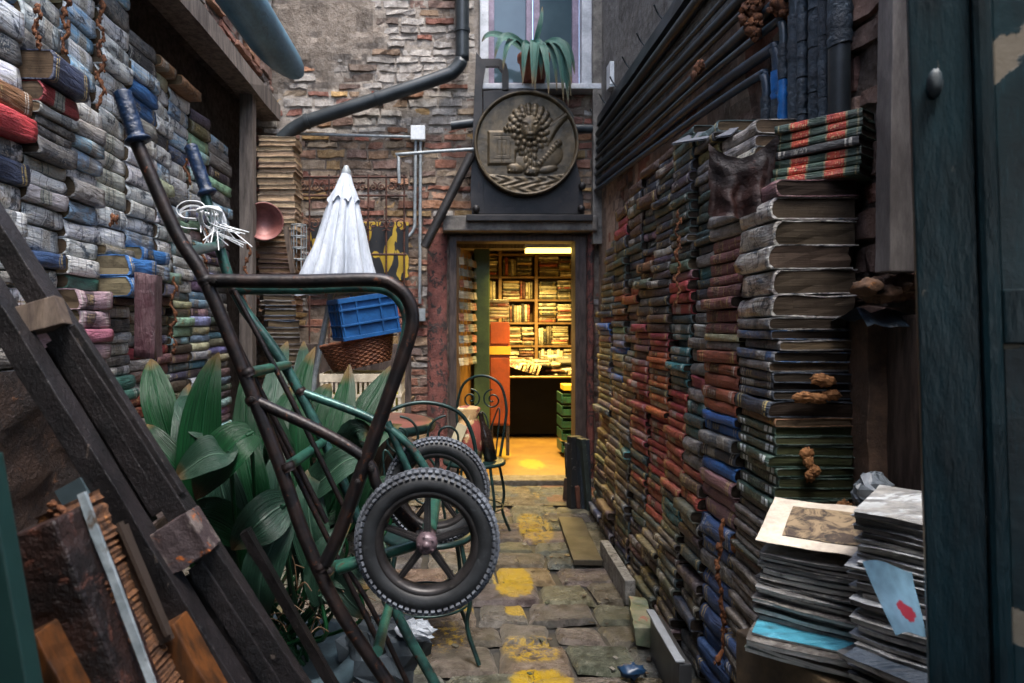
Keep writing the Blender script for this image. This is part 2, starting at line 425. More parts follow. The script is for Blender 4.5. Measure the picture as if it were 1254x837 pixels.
M['black_pipe'] = m_worn('black_downpipe_paint', hx('#2d3336'), hx('#20262a'), hx('#434c4e'), 7, (0.4, 0.6), (0.64, 0.74), 0.4, 0.1, 0.2, 0.003)
M['blue_pipe'] = m_worn('slate_blue_pipe', hx('#2c3a43'), hx('#1f2a31'), hx('#3d4a52'), 8, (0.4, 0.6), (0.58, 0.68), 0.4, 0.05, 0.3, 0.004)
M['bright_pipe'] = m_worn('bright_blue_pipe', hx('#26384a'), hx('#1c2a35'), hx('#3a4650'), 8, (0.4, 0.6), (0.6, 0.66), 0.4, 0.05, 0.3, 0.004)
M['duct'] = m_worn('blue_grey_duct', hx('#5a8298'), hx('#43687b'), hx('#2f4450'), 5, (0.4, 0.62), (0.6, 0.75), 0.42, 0.25, 0.2, 0.004, (1, 0.4, 1))
M['conduit'] = m_worn('grey_conduit', hx('#8e9597'), hx('#777d80'), hx('#4a4440'), 20, (0.4, 0.6), (0.64, 0.7), 0.45, 0.1, 0.2, 0.002)
M['white_plastic'] = m_worn('off_white_plastic', hx('#c9cdcf'), hx('#b4b9bc'), hx('#8a8c8c'), 12, (0.4, 0.65), (0.66, 0.75), 0.45, 0, 0.15, 0.003)
M['foam'] = m_worn('orange_foam', hx('#74482a'), hx('#4a2b1a'), hx('#22150e'), 50, (0.4, 0.6), (0.58, 0.66), 0.85, 0, 0.9, 0.012)
M['foam_tan'] = m_worn('tan_foam', hx('#8a5f38'), hx('#6d4726'), hx('#3f2816'), 40, (0.4, 0.6), (0.58, 0.66), 0.8, 0, 0.8, 0.01)
M['canvas'] = m_worn('weathered_white_canvas', hx('#aab1ba'), hx('#969da6'), hx('#6f747a'), 4, (0.40, 0.62), (0.60, 0.78), 0.8, 0, 0.5, 0.01, (2.5, 2.5, 0.4), 40)
M['blue_crate'] = m_worn('blue_crate_plastic', hx('#184f84'), hx('#123f6c'), hx('#0e2d4d'), 9, (0.4, 0.62), (0.64, 0.72), 0.45, 0, 0.15, 0.003)
M['cream_plastic'] = m_worn('cream_crate_plastic', hx('#b9b09b'), hx('#9c937f'), hx('#6e6656'), 9, (0.4, 0.62), (0.62, 0.72), 0.5, 0, 0.15, 0.003)
M['terracotta'] = m_worn('terracotta', hx('#8d5340'), hx('#6f3f31'), hx('#a88372'), 9, (0.4, 0.6), (0.64, 0.72), 0.75, 0, 0.3, 0.004)
M['copper'] = m_worn('dusty_pink_copper', hx('#7a4a45'), hx('#5c3632'), hx('#96706a'), 9, (0.4, 0.6), (0.62, 0.72), 0.45, 0.25, 0.25, 0.004)
M['pages'] = None
def m_pages(name, attr=False):
    t = NT(name); v = t.vec()
    if attr: base = t.n('ShaderNodeAttribute', attribute_name='Col').outputs['Color']
    else:
        t.oi = t.oi or t.n('ShaderNodeObjectInfo'); base = t.oi.outputs['Color']
    w = t.noise(1.0, 3, 0.6, t.vec((6, 6, 620)))
    n = t.noise(26, 7, 0.7, v); n2 = t.noise(9, 4, 0.6, v)
    c = t.mix(t.ramp(w, 0.35, 0.65), t.mix(1.0, base, (0.55, 0.53, 0.5), 'MULTIPLY'), base)
    c = t.mix(t.math('MULTIPLY', t.ramp(n, 0.5, 0.7), 0.7), c, hx('#2b241d'))
    t.bump(t.math('ADD', w, n2), 0.5, 0.004)
    return t.done(c, 0.9, 0.0, 0.2)
M['pages'] = m_pages('book_pages'); M['pages_attr'] = m_pages('book_pages_mass', True)
COVER = {k: m_cover(k) for k in ('cloth', 'banded', 'redlabel', 'whitelabel', 'stripe', 'rainbow', 'mottled', 'torn')}
COVER['attr'] = m_cover('mass', True)
def m_flat(name, c, rough=0.6, metal=0.0):
    t = NT(name)
    n = t.noise(14, 6, 0.65)
    col = t.mix(t.ramp(n, 0.3, 0.7), tuple(x * 0.72 for x in c), c)
    t.bump(t.noise(60, 4, 0.6), 0.15, 0.003)
    return t.done(col, rough, metal)
def m_attr(name, rough=0.6):
    t = NT(name)
    a = t.n('ShaderNodeAttribute', attribute_name='Col').outputs['Color']
    n = t.noise(18, 6, 0.65)
    t.bump(n, 0.25, 0.004)
    return t.done(t.mix(t.ramp(n, 0.3, 0.75), t.mix(1.0, a, (0.55, 0.55, 0.55), 'MULTIPLY'), a), rough)
M['honey'] = m_worn('honey_shelf_wood', hx('#6b5130'), hx('#4e3a22'), hx('#2d2215'), 8, (0.4, 0.6), (0.62, 0.72), 0.6)
M['attr'] = m_attr('mixed_paint'); M['attr_gloss'] = m_attr('glossy_print', 0.3)
def m_glass(name):
    t = NT(name); n = t.noise(5, 4, 0.5)
    return t.done(t.mix(n, hx('#2a3a42'), hx('#43555c')), 0.08, 0.0, 0.6)
M['pane'] = m_glass('dusty_window_pane')
def m_leaf(name, c1, c2, sheen):
    t = NT(name)
    uv = t.n('ShaderNodeUVMap')
    st = t.noise(1.0, 3, 0.6, t.vec((55, 1.2, 1), uv.outputs[0]))
    sp = t.noise(7, 6, 0.7)
    suv = t.n('ShaderNodeSeparateXYZ'); t.put(suv.inputs[0], uv.outputs[0])
    c = t.mix(t.ramp(st, 0.32, 0.68), c1, c2)
    c = t.mix(t.math('MULTIPLY', t.ramp(sp, 0.56, 0.72), 0.5), c, sheen)  # sheen painted into the leaf colour as paler blotches
    mid = t.ramp(t.math('ABSOLUTE', t.math('SUBTRACT', suv.outputs[0], .5)), 0.0, .03, 1, 0)
    c = t.mix(t.math('MULTIPLY', mid, .45), c, sheen)
    c = t.mix(1.0, c, t.mix(t.oi.outputs['Random'], (.62, .7, .6), (1.0, .95, .8)), 'MULTIPLY')
    tipm = t.math('MULTIPLY', t.ramp(t.math('ADD', suv.outputs[1], t.math('MULTIPLY', sp, .35)), 1.02, 1.14), .85)
    c = t.mix(tipm, c, hx('#5a4526'))
    t.bump(t.math('ADD', st, t.math('MULTIPLY', mid, .8)), 0.6, 0.008)
    return t.done(c, 0.40, 0.0, 0.32)
M['leaf'] = m_leaf('aspidistra_leaf', hx('#032312'), hx('#0a3d20'), hx('#12402c'))
M['leaf_grey'] = m_leaf('sheen_grey_leaf', hx('#12291f'), hx('#27453b'), hx('#5f7a70'))  # shiny grey of some leaves, put into their colour
M['leaf_agave'] = m_leaf('blue_green_strap_leaf', hx('#1f4644'), hx('#3a6864'), hx('#547f7a'))

# ---------------------------------------------------------------- masonry generator
def masonry(place, u0, u1, z0, z1, holes, plaster, pal, seed=0, row=0.068, lens=(0.13, 0.27), white=None, pcol=None, mcol=None, cell=0.055, protr=0.022):
    """place(u, z, d) -> world. plaster(u, z) > 0.5 where render still covers the bricks."""
    rnd = random.Random(seed); mb = MB()
    inh = lambda u, z, e=0.0: any(a - e < u < b + e and c - e < z < d + e for (a, b, c, d) in holes)
    mcol = mcol or hx('#6a5f54')
    us = [u0 + (u1 - u0) * i / max(1, round((u1 - u0) / cell)) for i in range(max(1, round((u1 - u0) / cell)) + 1)]
    zs = [z0 + (z1 - z0) * i / max(1, round((z1 - z0) / cell)) for i in range(max(1, round((z1 - z0) / cell)) + 1)]
    for h in holes:                                     # make the grid lines meet the openings
        for arr, vals in ((us, h[:2]), (zs, h[2:])):
            for val in vals:
                if arr[0] < val < arr[-1]:
                    j = min(range(len(arr)), key=lambda i: abs(arr[i] - val)); arr[j] = val
    pl = {}; vs = []
    for j, z in enumerate(zs):
        for i, u in enumerate(us):
            p = plaster(u, z); k = max(0.0, min(1.0, (p - 0.44) / 0.12)); pl[(i, j)] = k
            d = k * (0.034 + 0.008 * fbm(u * 3 + seed, z * 3, 1)) + (1 - k) * (0.006 + 0.012 * fbm(u * 9 + seed, z * 9, 4))
            vs.append(place(u, z, d))
    nu = len(us); base = []
    for j in range(len(zs) - 1):
        for i in range(nu - 1):
            uc, zc = (us[i] + us[i + 1]) / 2, (zs[j] + zs[j + 1]) / 2
            if inh(uc, zc): continue
            k = (pl[(i, j)] + pl[(i + 1, j + 1)]) / 2
            pc = pcol(uc, zc) if pcol else hx('#7d756a')
            mc_ = tuple(a * .45 + b * .55 for a, b in zip(mcol, hx('#b5afa6'))) if (white and white(uc, zc) > .4) else mcol
            c = tuple(pc[q] * k + mc_[q] * (1 - k) for q in range(3))
            mb.add([vs[j * nu + i], vs[j * nu + i + 1], vs[(j + 1) * nu + i + 1], vs[(j + 1) * nu + i]], [(0, 1, 2, 3)], True, 0, c)
    z = z0
    while z < z1 - 0.03:
        h = row * rnd.uniform(0.75, 1.3); u = u0 - rnd.uniform(0, 0.2)
        while u < u1:
            L = rnd.uniform(*lens); a, b = max(u, u0), min(u + L, u1); u += L + rnd.uniform(0.004, 0.010)
            if b - a < 0.04: continue
            uc, zc = (a + b) / 2, z + h / 2
            if inh(a, zc) or inh(b, zc) or inh(uc, z + 0.01) or inh(uc, z + h - 0.012) or plaster(uc, zc) > 0.53: continue
            if rnd.random() < 0.03: continue
            c = list(rnd.choice(pal)); g = rnd.uniform(0.7, 1.25)
            if white:
                w = white(uc, zc)
                if rnd.random() < w: c = list(hx('#bdb7b0'))
            c = tuple(x * g for x in c)
            d = protr * rnd.uniform(0.3, 1.25); zt = z + h - rnd.uniform(0.004, 0.009); zb = z + rnd.uniform(-.002, .003)
            sl = rnd.uniform(-0.006, 0.006); bev = min(0.008, (b - a) * 0.2)
            nx = 4; top = []; ring = []
            f = lambda uu, zz, dd: place(uu + 0.014 * nz(uu * 24, zz * 24, seed), zz + 0.013 * nz(uu * 17, zz * 21, seed + 5) + 0.016 * nz(uu * 3, zz * 4, seed + 2) + sl * (uu - a) / (b - a), dd + 0.012 * nz(uu * 24, zz * 34, seed + 9))
            V = []
            for q in range(nx + 1):
                uu = a + (b - a) * q / nx; ui = a + bev + (b - a - 2 * bev) * q / nx
                V += [f(uu, zb, -0.01), f(ui, zb + bev, d), f(ui, zt - bev, d), f(uu, zt, -0.01)]
            fs = []
            for q in range(nx):
                o = q * 4
                for r_ in range(3): fs.append((o + r_, o + 4 + r_, o + 5 + r_, o + 1 + r_))
            fs += [(0, 1, 2, 3), (nx * 4 + 3, nx * 4 + 2, nx * 4 + 1, nx * 4)]
            mb.add(V, fs, False, 0, c)
        z += h
    return mb
BRICK = [hx(c, 1.25) for c in ('#8f5544', '#84503f', '#9c6c56', '#785044', '#a67a5e', '#94684a', '#806458', '#a38668', '#6d564c', '#8f5c46')]
STONE = [hx(c, 1.35) for c in ('#8a6a4c', '#7a6450', '#96794f', '#6a5a4e', '#a0804e', '#84513a', '#5f5148', '#8c7a64')]

# ---------------------------------------------------------------- ground
YB = 5.5                                                # face of the end wall
def m_paving():
    t = NT('wet_paving'); v = t.vec(rnd=False)
    a = t.n('ShaderNodeAttribute', attribute_name='Col').outputs['Color']
    n = t.noise(13, 8, 0.7, v); n2 = t.noise(3.0, 5, 0.6, v); n3 = t.noise(80, 5, 0.75, v); n4 = t.noise(26, 8, 0.8, v, 0.4)
    c = t.mix(t.ramp(n, 0.36, 0.64), t.mix(1.0, a, (0.34, 0.33, 0.33), 'MULTIPLY'), t.mix(0.12, a, (0.7, 0.66, 0.6)))
    c = t.mix(t.math('MULTIPLY', t.ramp(n2, 0.45, 0.65), 0.4), c, hx('#2f3a31'))
    c = t.mix(t.math('MULTIPLY', t.ramp(n4, 0.60, 0.66), 0.5), c, hx('#9a948a'))
    c = t.mix(t.math('MULTIPLY', t.ramp(n3, 0.60, 0.70), 0.5), c, hx('#1f1c18'))
    # yellow painted marks, rubbed thin
    sx = t.n('ShaderNodeSeparateXYZ'); t.put(sx.inputs[0], t.tc.outputs['Object'])
    tot = None
    for (px, py, w, l, dens) in YEL:
        Y = F * H / (py - CY); X = (px - CX) * Y / F
        dx = t.math('DIVIDE', t.math('SUBTRACT', sx.outputs[0], X), w); dy = t.math('DIVIDE', t.math('SUBTRACT', sx.outputs[1], Y), l)
        r = t.math('ADD', t.math('POWER', t.math('ABSOLUTE', dx), 2.6), t.math('POWER', t.math('ABSOLUTE', dy), 2.6))
        r = t.math('ADD', r, t.math('MULTIPLY', t.math('SUBTRACT', n4, 0.5), 2.2))
        k = t.math('MULTIPLY', t.ramp(r, 0.75, 1.05, 1.0, 0.0), t.ramp(n4, 0.62 - dens * 0.3, 0.68 - dens * 0.3, 0.0, 1.0))
        tot = k if tot is None else t.math('MAXIMUM', tot, k)
    c = t.mix(t.math('MULTIPLY', tot, t.ramp(n, .3, .6, .95, .6)), c, hx('#bd9a17'))
    t.bump(t.math('ADD', n, t.math('MULTIPLY', n3, 0.7)), 1.0, 0.03)
    return t.done(c, t.ramp(n2, 0.35, 0.65, 0.16, 0.42), 0.0, 0.5)
YEL = [(655, 645, 0.11, 0.30, 0.55), (628, 712, 0.098, 0.20, 1.0), (632, 747, 0.05, 0.06, 0.8), (650, 795, 0.12, 0.11, 0.45), (664, 835, 0.115, 0.09, 0.9), (548, 780, 0.10, 0.16, 0.35), (565, 745, 0.06, 0.06, 0.5), (660, 606, 0.05, 0.1, 0.3)]
M['paving'] = m_paving()
g = MB(); g.quad((-60, -60, -0.026), (60, -60, -0.026), (60, 60, -0.026), (-60, 60, -0.026))
tag(g.build('ground', m_worn('dark_grit', hx('#2b2925'), hx('#1c1b19'), hx('#3a4034'), 30, bump=0.8)), kind='structure')
g = MB(); rnd = random.Random(5)
y = 1.3
ROWS = []
while y < 4.72:
    d = rnd.uniform(0.17, 0.25); ROWS.append((y, min(y + d, 4.75))); y += d
for ri, (y0, y1) in enumerate(ROWS):
    x = -1.9 + rnd.uniform(0, 0.3)
    while x < 1.3:
        L = rnd.uniform(0.20, 0.37); x1 = x + L
        c = hx(rnd.choice(('#7a6b58', '#6b5f50', '#826f55', '#5e564c', '#766650', '#8a7555', '#5d5850', '#70685c')))
        if x > 0.42: c = tuple(0.72 * a + 0.28 * b for a, b in zip(c, hx('#3a4c34')))
        c = tuple(q * rnd.uniform(0.8, 1.15) for q in c)
        n_, m_ = 14, 11; top = []; j0 = [rnd.uniform(-0.018, 0.018) for _ in range(8)]; hz = rnd.uniform(-0.004, 0.003); tx, ty = rnd.uniform(-0.009, 0.009), rnd.uniform(-0.009, 0.009)
        for j in range(m_ + 1):
            for i in range(n_ + 1):
                a, b = i / n_, j / m_
                ex = min(a, 1 - a) * L; ey = min(b, 1 - b) * (y1 - y0); e = min(ex, ey, 0.02) / 0.02
                X = x + a * L + (j0[0] * (1 - a) * (1 - b) + j0[1] * a * (1 - b) + j0[2] * a * b + j0[3] * (1 - a) * b); Y = y0 + b * (y1 - y0) + (j0[4] * (1 - a) * (1 - b) + j0[5] * a * (1 - b) + j0[6] * a * b + j0[7] * (1 - a) * b)
                # pull the rim in so stones have uneven gaps between them
                X += (0.5 - a) * 0.011 + 0.008 * nz(X * 12, Y * 12, ri); Y += (0.5 - b) * 0.013 + 0.008 * nz(X * 12, Y * 12, 8 + ri)
                z = -0.020 + 0.022 * (1 - (1 - e) ** 2.0) + hz + tx * (a - .5) + ty * (b - .5) + 0.004 * fbm(X * 9, Y * 9, 1) + 0.003 * fbm(X * 30, Y * 30, 5)
                top.append((X, Y, z))
        fs = [(j * (n_ + 1) + i, j * (n_ + 1) + i + 1, (j + 1) * (n_ + 1) + i + 1, (j + 1) * (n_ + 1) + i) for j in range(m_) for i in range(n_)]
        g.add(top, fs, True, 0, c); x = x1
tag(g.build('pavement', M['paving'], fixn=False), kind='structure')
# worn slab and low step in front of the doorway, floor of the shop
g = MB()
def heightsheet(mb, x0, x1, y0, y1, z, nx, ny, amp, colf):
    vs = [(x0 + (x1 - x0) * i / nx, y0 + (y1 - y0) * j / ny, z + amp * fbm(i * 0.9 + x0, j * 0.9 + y0, z)) for j in range(ny + 1) for i in range(nx + 1)]
    for j in range(ny):
        for i in range(nx):
            a = j * (nx + 1) + i
            q = vs[a]; mb.add([vs[a], vs[a + 1], vs[a + nx + 2], vs[a + nx + 1]], [(0, 1, 2, 3)], True, 0, colf(q[0], q[1]))
def slabcol(x, y):
    if x > 0.62 and y > 4.85: return hx('#7a4640') if nz(x * 6, y * 3) > -0.1 else hx('#3e4b52')
    return hx('#3d4a50') if nz(x * 4, y * 5, 3) > 0.12 else hx('#69604a')
heightsheet(g, -1.7, 1.3, 4.76, 5.36, 0.0, 60, 12, 0.006, slabcol)
g.box((-0.2, 5.06, -0.025), (2.98, 0.58, 0.03), None, 0, hx('#4a463c'))
tag(g.build('path', M['paving'], fixn=False), kind='structure')
g = MB(); g.box((0.5, 5.47, -0.005), (1.35, 0.2, 0.09), None, 0, hx('#57503f'))
tag(g.build('step', M['masonry'], bevel=0.012), kind='structure')
t = NT('ochre_shop_floor'); v = t.vec(rnd=False)
n = t.noise(4, 6, 0.65, v); n2 = t.noise(26, 6, 0.7, v)
c = t.mix(t.ramp(n, 0.35, 0.65), hx('#7d6434'), hx('#6a4f2a')); c = t.mix(t.ramp(n2, 0.58, 0.68), c, hx('#3d3020'))
sx = t.n('ShaderNodeSeparateXYZ'); t.put(sx.inputs[0], t.tc.outputs['Object'])
for (X, Y, w, l) in ((0.66, 6.05, 0.11, 0.22), (0.40, 6.6, 0.12, 0.3)):
    r = t.math('ADD', t.math('POWER', t.math('ABSOLUTE', t.math('DIVIDE', t.math('SUBTRACT', sx.outputs[0], X), w)), 2.0), t.math('POWER', t.math('ABSOLUTE', t.math('DIVIDE', t.math('SUBTRACT', sx.outputs[1], Y), l)), 2.0))
    r = t.math('ADD', r, t.math('MULTIPLY', t.math('SUBTRACT', n2, 0.5), 3.2))
    c = t.mix(t.ramp(r, 0.6, 1.3, 0.55, 0.0), c, hx('#a88d1c'))
c = t.mix(1.0, c, (.62, .6, .55), 'MULTIPLY'); t.bump(n2, 0.3, 0.008); M['shopfloor'] = t.done(c, 0.4)
g = MB(); g.box((0.5, 7.3, 0.0), (3.4, 3.42, 0.06))
tag(g.build('floor', M['shopfloor']), kind='structure')

# ---------------------------------------------------------------- end wall: a house front with doorway and window
root = thing('brick_house', 'weathered brick house front with lit bookshop doorway and window above', 'building', (0.4, YB, 0))
DOOR = (-0.06, 1.03, 0.0, 1.98); WIN = (0.18, 1.10, 3.16, 4.7)
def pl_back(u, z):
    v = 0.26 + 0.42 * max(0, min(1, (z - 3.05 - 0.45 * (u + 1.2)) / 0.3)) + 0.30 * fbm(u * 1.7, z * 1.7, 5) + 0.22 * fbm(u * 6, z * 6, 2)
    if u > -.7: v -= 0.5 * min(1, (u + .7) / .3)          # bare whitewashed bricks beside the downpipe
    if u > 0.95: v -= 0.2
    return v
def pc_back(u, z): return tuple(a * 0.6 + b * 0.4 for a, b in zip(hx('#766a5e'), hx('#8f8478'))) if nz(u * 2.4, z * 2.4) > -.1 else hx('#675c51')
def wh_back(u, z):
    w = (0.8 if u > -.75 else .5) if (z > 2.82 and u < 0.2 and nz(u * 3, z * 3, 4) > -0.3) else 0.10
    return w
pal = BRICK[:]
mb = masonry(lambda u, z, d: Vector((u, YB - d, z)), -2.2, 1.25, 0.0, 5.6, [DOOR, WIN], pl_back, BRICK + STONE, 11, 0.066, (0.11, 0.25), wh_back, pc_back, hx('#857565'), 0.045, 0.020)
mb.box((-1.13, YB + 0.13, 2.8), (2.13, 0.2, 5.6), None, 0, hx('#5d5044')); mb.box((1.15, YB + 0.13, 2.8), (0.2, 0.2, 5.6), None, 0, hx('#5d5044'))
mb.box((0.485, YB + 0.13, 2.57), (1.09, 0.2, 1.17), None, 0, hx('#5d5044'))
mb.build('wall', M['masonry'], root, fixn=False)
# window with frame, panes and sill
w = MB(); yw = YB + 0.07
wt = m_worn('chipped_white_surround', hx('#b9bcc0'), hx('#9a9ea3'), hx('#6f6a66'), 6, (0.4, 0.6), (0.64, 0.72), 0.6, 0, 0.3, 0.005)
for x, ww in ((0.215, 0.07), (1.045, 0.11)): w.box((x, YB - 0.01, 3.93), (ww, 0.12, 1.54), None)
win = w.build('window', wt, root, bevel=0.008)
w = MB()
fr = m_worn('mauve_window_frame', hx('#86798a'), hx('#6b6070'), hx('#a49aa2'), 8, (0.4, 0.6), (0.64, 0.72), 0.5, 0, 0.2, 0.004)
for x, ww in ((0.275, 0.05), (0.585, 0.05), (0.645, 0.05), (0.962, 0.055)): w.box((x, yw, 3.93), (ww, 0.05, 1.5))
w.box((0.615, yw + 0.003, 3.2), (0.74, 0.05, 0.06)); w.build('window_frame', fr, win, bevel=0.006)
w = MB(); w.box((0.43, yw + 0.01, 3.95), (0.26, 0.012, 1.46)); w.box((0.80, yw + 0.01, 3.95), (0.27, 0.012, 1.46)); w.build('pane', M['pane'], win)
w = MB(); w.box((0.64, YB - 0.05, 3.135), (0.98, 0.2, 0.045)); w.build('window_sill', wt, win, bevel=0.008)
# dark wooden door frame, stone lintel, flaking red piers
d = MB()
d.box((-0.035, YB + 0.04, 1.0), (0.06, 0.2, 1.94)); d.box((0.985, YB + 0.04, 1.0), (0.09, 0.2, 1.94)); d.box((0.48, YB + 0.043, 1.955), (1.085, 0.19, 0.05))
d.build('door_frame', M['dark_wood'], root, bevel=0.006)
d = MB(); d.box((0.49, YB - 0.09, 2.055), (1.21, 0.2, 0.12)); d.build('lintel', M['stone_grey'], root, bevel=0.012)
red = m_worn('flaking_red_render', hx('#7a4a42'), hx('#5c3833'), hx('#332d2b'), 9, (0.4, 0.6), (0.52, 0.57), 0.85, 0, 1.0, 0.03)
for x, ww, h in ((-0.16, 0.16, 1.99), (1.065, 0.06, 1.99)):
    d = MB(); n_, k_ = 30, 4; vs = []
    for j in range(n_ + 1):
        for i in range(k_ + 1):
            X = x - ww / 2 + ww * i / k_; Z = h * j / n_; e = 0 if i in (0, k_) else 1
            vs.append((X + 0.012 * nz(X * 9, Z * 9), YB - 0.03 - 0.05 * e - 0.02 * fbm(X * 12, Z * 12, 3), Z))
    d.add(vs, [(j * (k_ + 1) + i, j * (k_ + 1) + i + 1, (j + 1) * (k_ + 1) + i + 1, (j + 1) * (k_ + 1) + i) for j in range(n_) for i in range(k_)], True)
    d.build('pier', red, root)
d = MB()
d.tube([P(520, 303, 5.25), P(577, 190, 5.3)], 0.045, 4, smooth_path=0); d.build('brace', M['black_iron'], root)
# inside of the shop: side walls, back, ceiling (children of the house)
d = MB(); shop = m_worn('yellowed_shop_wall', hx('#8f8258'), hx('#6d6244'), hx('#3d3828'), 5, rough=0.85)
d.box((-0.75, 7.3, 1.15), (0.1, 3.3, 2.3)); d.box((1.75, 7.3, 1.15), (0.1, 3.3, 2.3)); d.box((0.5, 9.0, 1.15), (2.6, 0.1, 2.3)); d.box((0.5, 7.35, 2.3), (2.6, 3.4, 0.1))
d.box((-0.41, YB + 0.29, 1.15), (0.62, 0.1, 2.2)); d.box((1.36, YB + 0.29, 1.15), (0.66, 0.1, 2.2))
d.build('interior_wall', shop, root)
d = MB()
for y, zz in ((6.62, 2.06), (7.3, 2.19), (7.9, 2.19)): d.box((0.5, y, zz), (2.3, 0.11, 0.12))
d.build('ceiling_beam', M['dark_wood'], root)

# ---------------------------------------------------------------- left side wall above the books
XL = -1.78
lw = thing('brick_wall', 'rough pale brick wall above the dark beam and left bookshelves', 'wall', (XL, 3.0, 0))
mb = masonry(lambda u, z, d: Vector((XL + 0.28 + d, u, z)), -0.5, 5.45, 3.02, 4.6, [], lambda u, z: 0.3 + 0.3 * fbm(u * 2, z * 2, 9), BRICK + [hx('#8d8078'), hx('#7a706a'), hx('#9a8a80')], 23, 0.075, (0.12, 0.3), lambda u, z: 0.35, None, hx('#6a625c'), 0.07, 0.04)
mb.box((XL - 0.06, 2.5, 3.4), (0.2, 6.1, 6.8), None, 0, hx('#463a33')); mb.box((XL + 0.125, 2.5, 4.9), (0.25, 6.0, 3.74), None, 0, hx('#463a33'))  # wall carried up out of view so light falls in from above
mb.build('wall', M['masonry'], lw, fixn=False)
b = MB(); b.beam((XL + 0.29, -0.4, 3.02), (XL + 0.29, 5.44, 2.95), 0.16, 0.13, (0, 0, 1), n=14, jit=0.012); b.build('beam', M['old_wood'], lw)
b = MB(); b.beam((-1.49, 4.86, 0.0), (-1.49, 4.86, 2.93), 0.09, 0.09, (0, 1, 0), n=10, jit=0.008); b.build('post', M['old_wood'], lw)
b = MB(); b.box((-1.72, 2.3, 0.22), (0.5, 5.4, 0.44), None, 0, hx('#3a332e')); b.build('ledge', M['masonry'], lw)
# far left corner: rough wall between the post and the end wall
# ---------------------------------------------------------------- right side wall
XR = 1.17
rw = thing('plastered_wall', 'tall stained wall with grey render above and bare brown patches behind right bookstacks', 'wall', (XR, 3.5, 0))
def pl_right(u, z):
    if z > 2.52: return 0.9
    return 0.62 + 0.5 * fbm(u * 1.4, z * 1.4, 3) - (0.5 if u < 2.35 else 0)
def pc_right(u, z):
    if z > 2.5 + 0.08 * nz(u * 3): return tuple(q * (0.9 + 0.25 * nz(u * 2, z * 0.7)) for q in hx('#7c7b76'))
    n = fbm(u * 2.2, z * 1.1, 7)
    return hx('#a0644c') if n > 0.28 else (hx('#c2a58e') if n > -0.05 else hx('#95806f'))
mb = masonry(lambda u, z, d: Vector((XR - d, u, z)), 1.3, 5.48, 0.0, 6.2, [], pl_right, [hx(c) for c in ('#8a6a5c', '#7a6055', '#94786a', '#6a5248', '#80503f')], 31, 0.085, (0.14, 0.28), None, pc_right, hx('#5a4c42'), 0.07, 0.022)
mb.box((XR + 0.12, 3.4, 3.1), (0.2, 4.1, 6.2), None, 0, hx('#55483f'))
mb.build('wall', M['masonry'], rw, fixn=False)
# ---------------------------------------------------------------- books
def book_geo(L, D, T, seed, nseg=8, wrk=1.0):
    """lying book: spine towards -y at y=0, base at z=0, centred on x. Returns cover (v, f, smooth) and pages (v, f)"""
    t = min(0.0035, T * 0.12); b = min(0.007, T * 0.13); hing = 0.011
    A = 0.0034 * wrk
    def dfm(x, y, z):
        k = z / T
        s = 0.5 + y / D
        dz = A * (nz(x * 7 + seed, y * 9, 1.0) * (0.6 + k) * s) - 0.004 * wrk * k * math.sin(PI * (x / L + 0.5)) * (0.4 + 0.6 * nz(seed, 3.3)) * 1.2
        dy = 0.010 * wrk * nz(x * 9 + seed, z * 22, 5.0) * max(0.0, 1 - y / 0.05)
        dx = 0.007 * wrk * nz(y * 9 + seed, z * 14, 8.0) * (abs(x) / (L / 2)) ** 2
        return (x + dx, y + dy, z + dz)
    out = [(D, 0), (D * .6, 0), (D * .25, 0), (hing, 0.0015), (0.001, T * .03), (-b * .75, T * .13), (-b, T * .5), (-b * .75, T * .87), (0.001, T * .97), (hing, T - .001), (D * .25, T), (D * .6, T), (D, T)]
    inn = [(D, t), (D * .6, t), (D * .25, t), (hing, t), (0.005, T * .13), (-b * .25, T * .24), (-b * .6, T * .5), (-b * .25, T * .76), (0.005, T * .87), (hing, T - t), (D * .25, T - t), (D * .6, T - t), (D, T - t)]
    prof = out + inn[::-1]; n = len(prof); m = len(out)
    cv, cf, cs = [], [], []
    for i in range(nseg + 1):
        x = -L / 2 + L * i / nseg
        cv += [dfm(x, y, z) for (y, z) in prof]
    for i in range(nseg):
        a, c = i * n, (i + 1) * n
        for k in range(n):
            l = (k + 1) % n
            cf.append((a + k, c + k, c + l, a + l)); cs.append(2 <= k <= 9)
    for base, rev in ((0, False), (nseg * n, True)):
        for k in range(m - 1):
            q = (base + k, base + k + 1, base + n - 2 - k, base + n - 1 - k)
            cf.append(q[::-1] if rev else q); cs.append(False)
    pv, pf = [], []
    ny, nx2, nz2 = 4, nseg, 3
    y0, y1 = -b * .3, D - 0.007; x0, x1 = -L / 2 + 0.0025, L / 2 - 0.0025; z0, z1 = t + .0004, T - t - .0004
    idx = {}
    def g(i, j, k):
        key = (i, j, k)
        if key not in idx:
            idx[key] = len(pv)
            y = y0 + (y1 - y0) * j / ny; x = x0 + (x1 - x0) * i / nx2; z = z0 + (z1 - z0) * k / nz2
            q = dfm(x, y, z); wob = 0.0025 * wrk * nz(z * 160 + seed, x * 12, y * 12)
            if i in (0, nx2): q = (q[0] + wob, q[1], q[2])
            if j == ny: q = (q[0], q[1] + wob, q[2])
            pv.append(q)
        return idx[key]
    for k in range(nz2):
        for j in range(ny):
            pf.append((g(0, j, k), g(0, j, k + 1), g(0, j + 1, k + 1), g(0, j + 1, k)))
            pf.append((g(nx2, j, k), g(nx2, j + 1, k), g(nx2, j + 1, k + 1), g(nx2, j, k + 1)))
        for i in range(nx2):
            pf.append((g(i, ny, k), g(i, ny, k + 1), g(i + 1, ny, k + 1), g(i + 1, ny, k)))
    return (cv, cf, cs), (pv, pf)
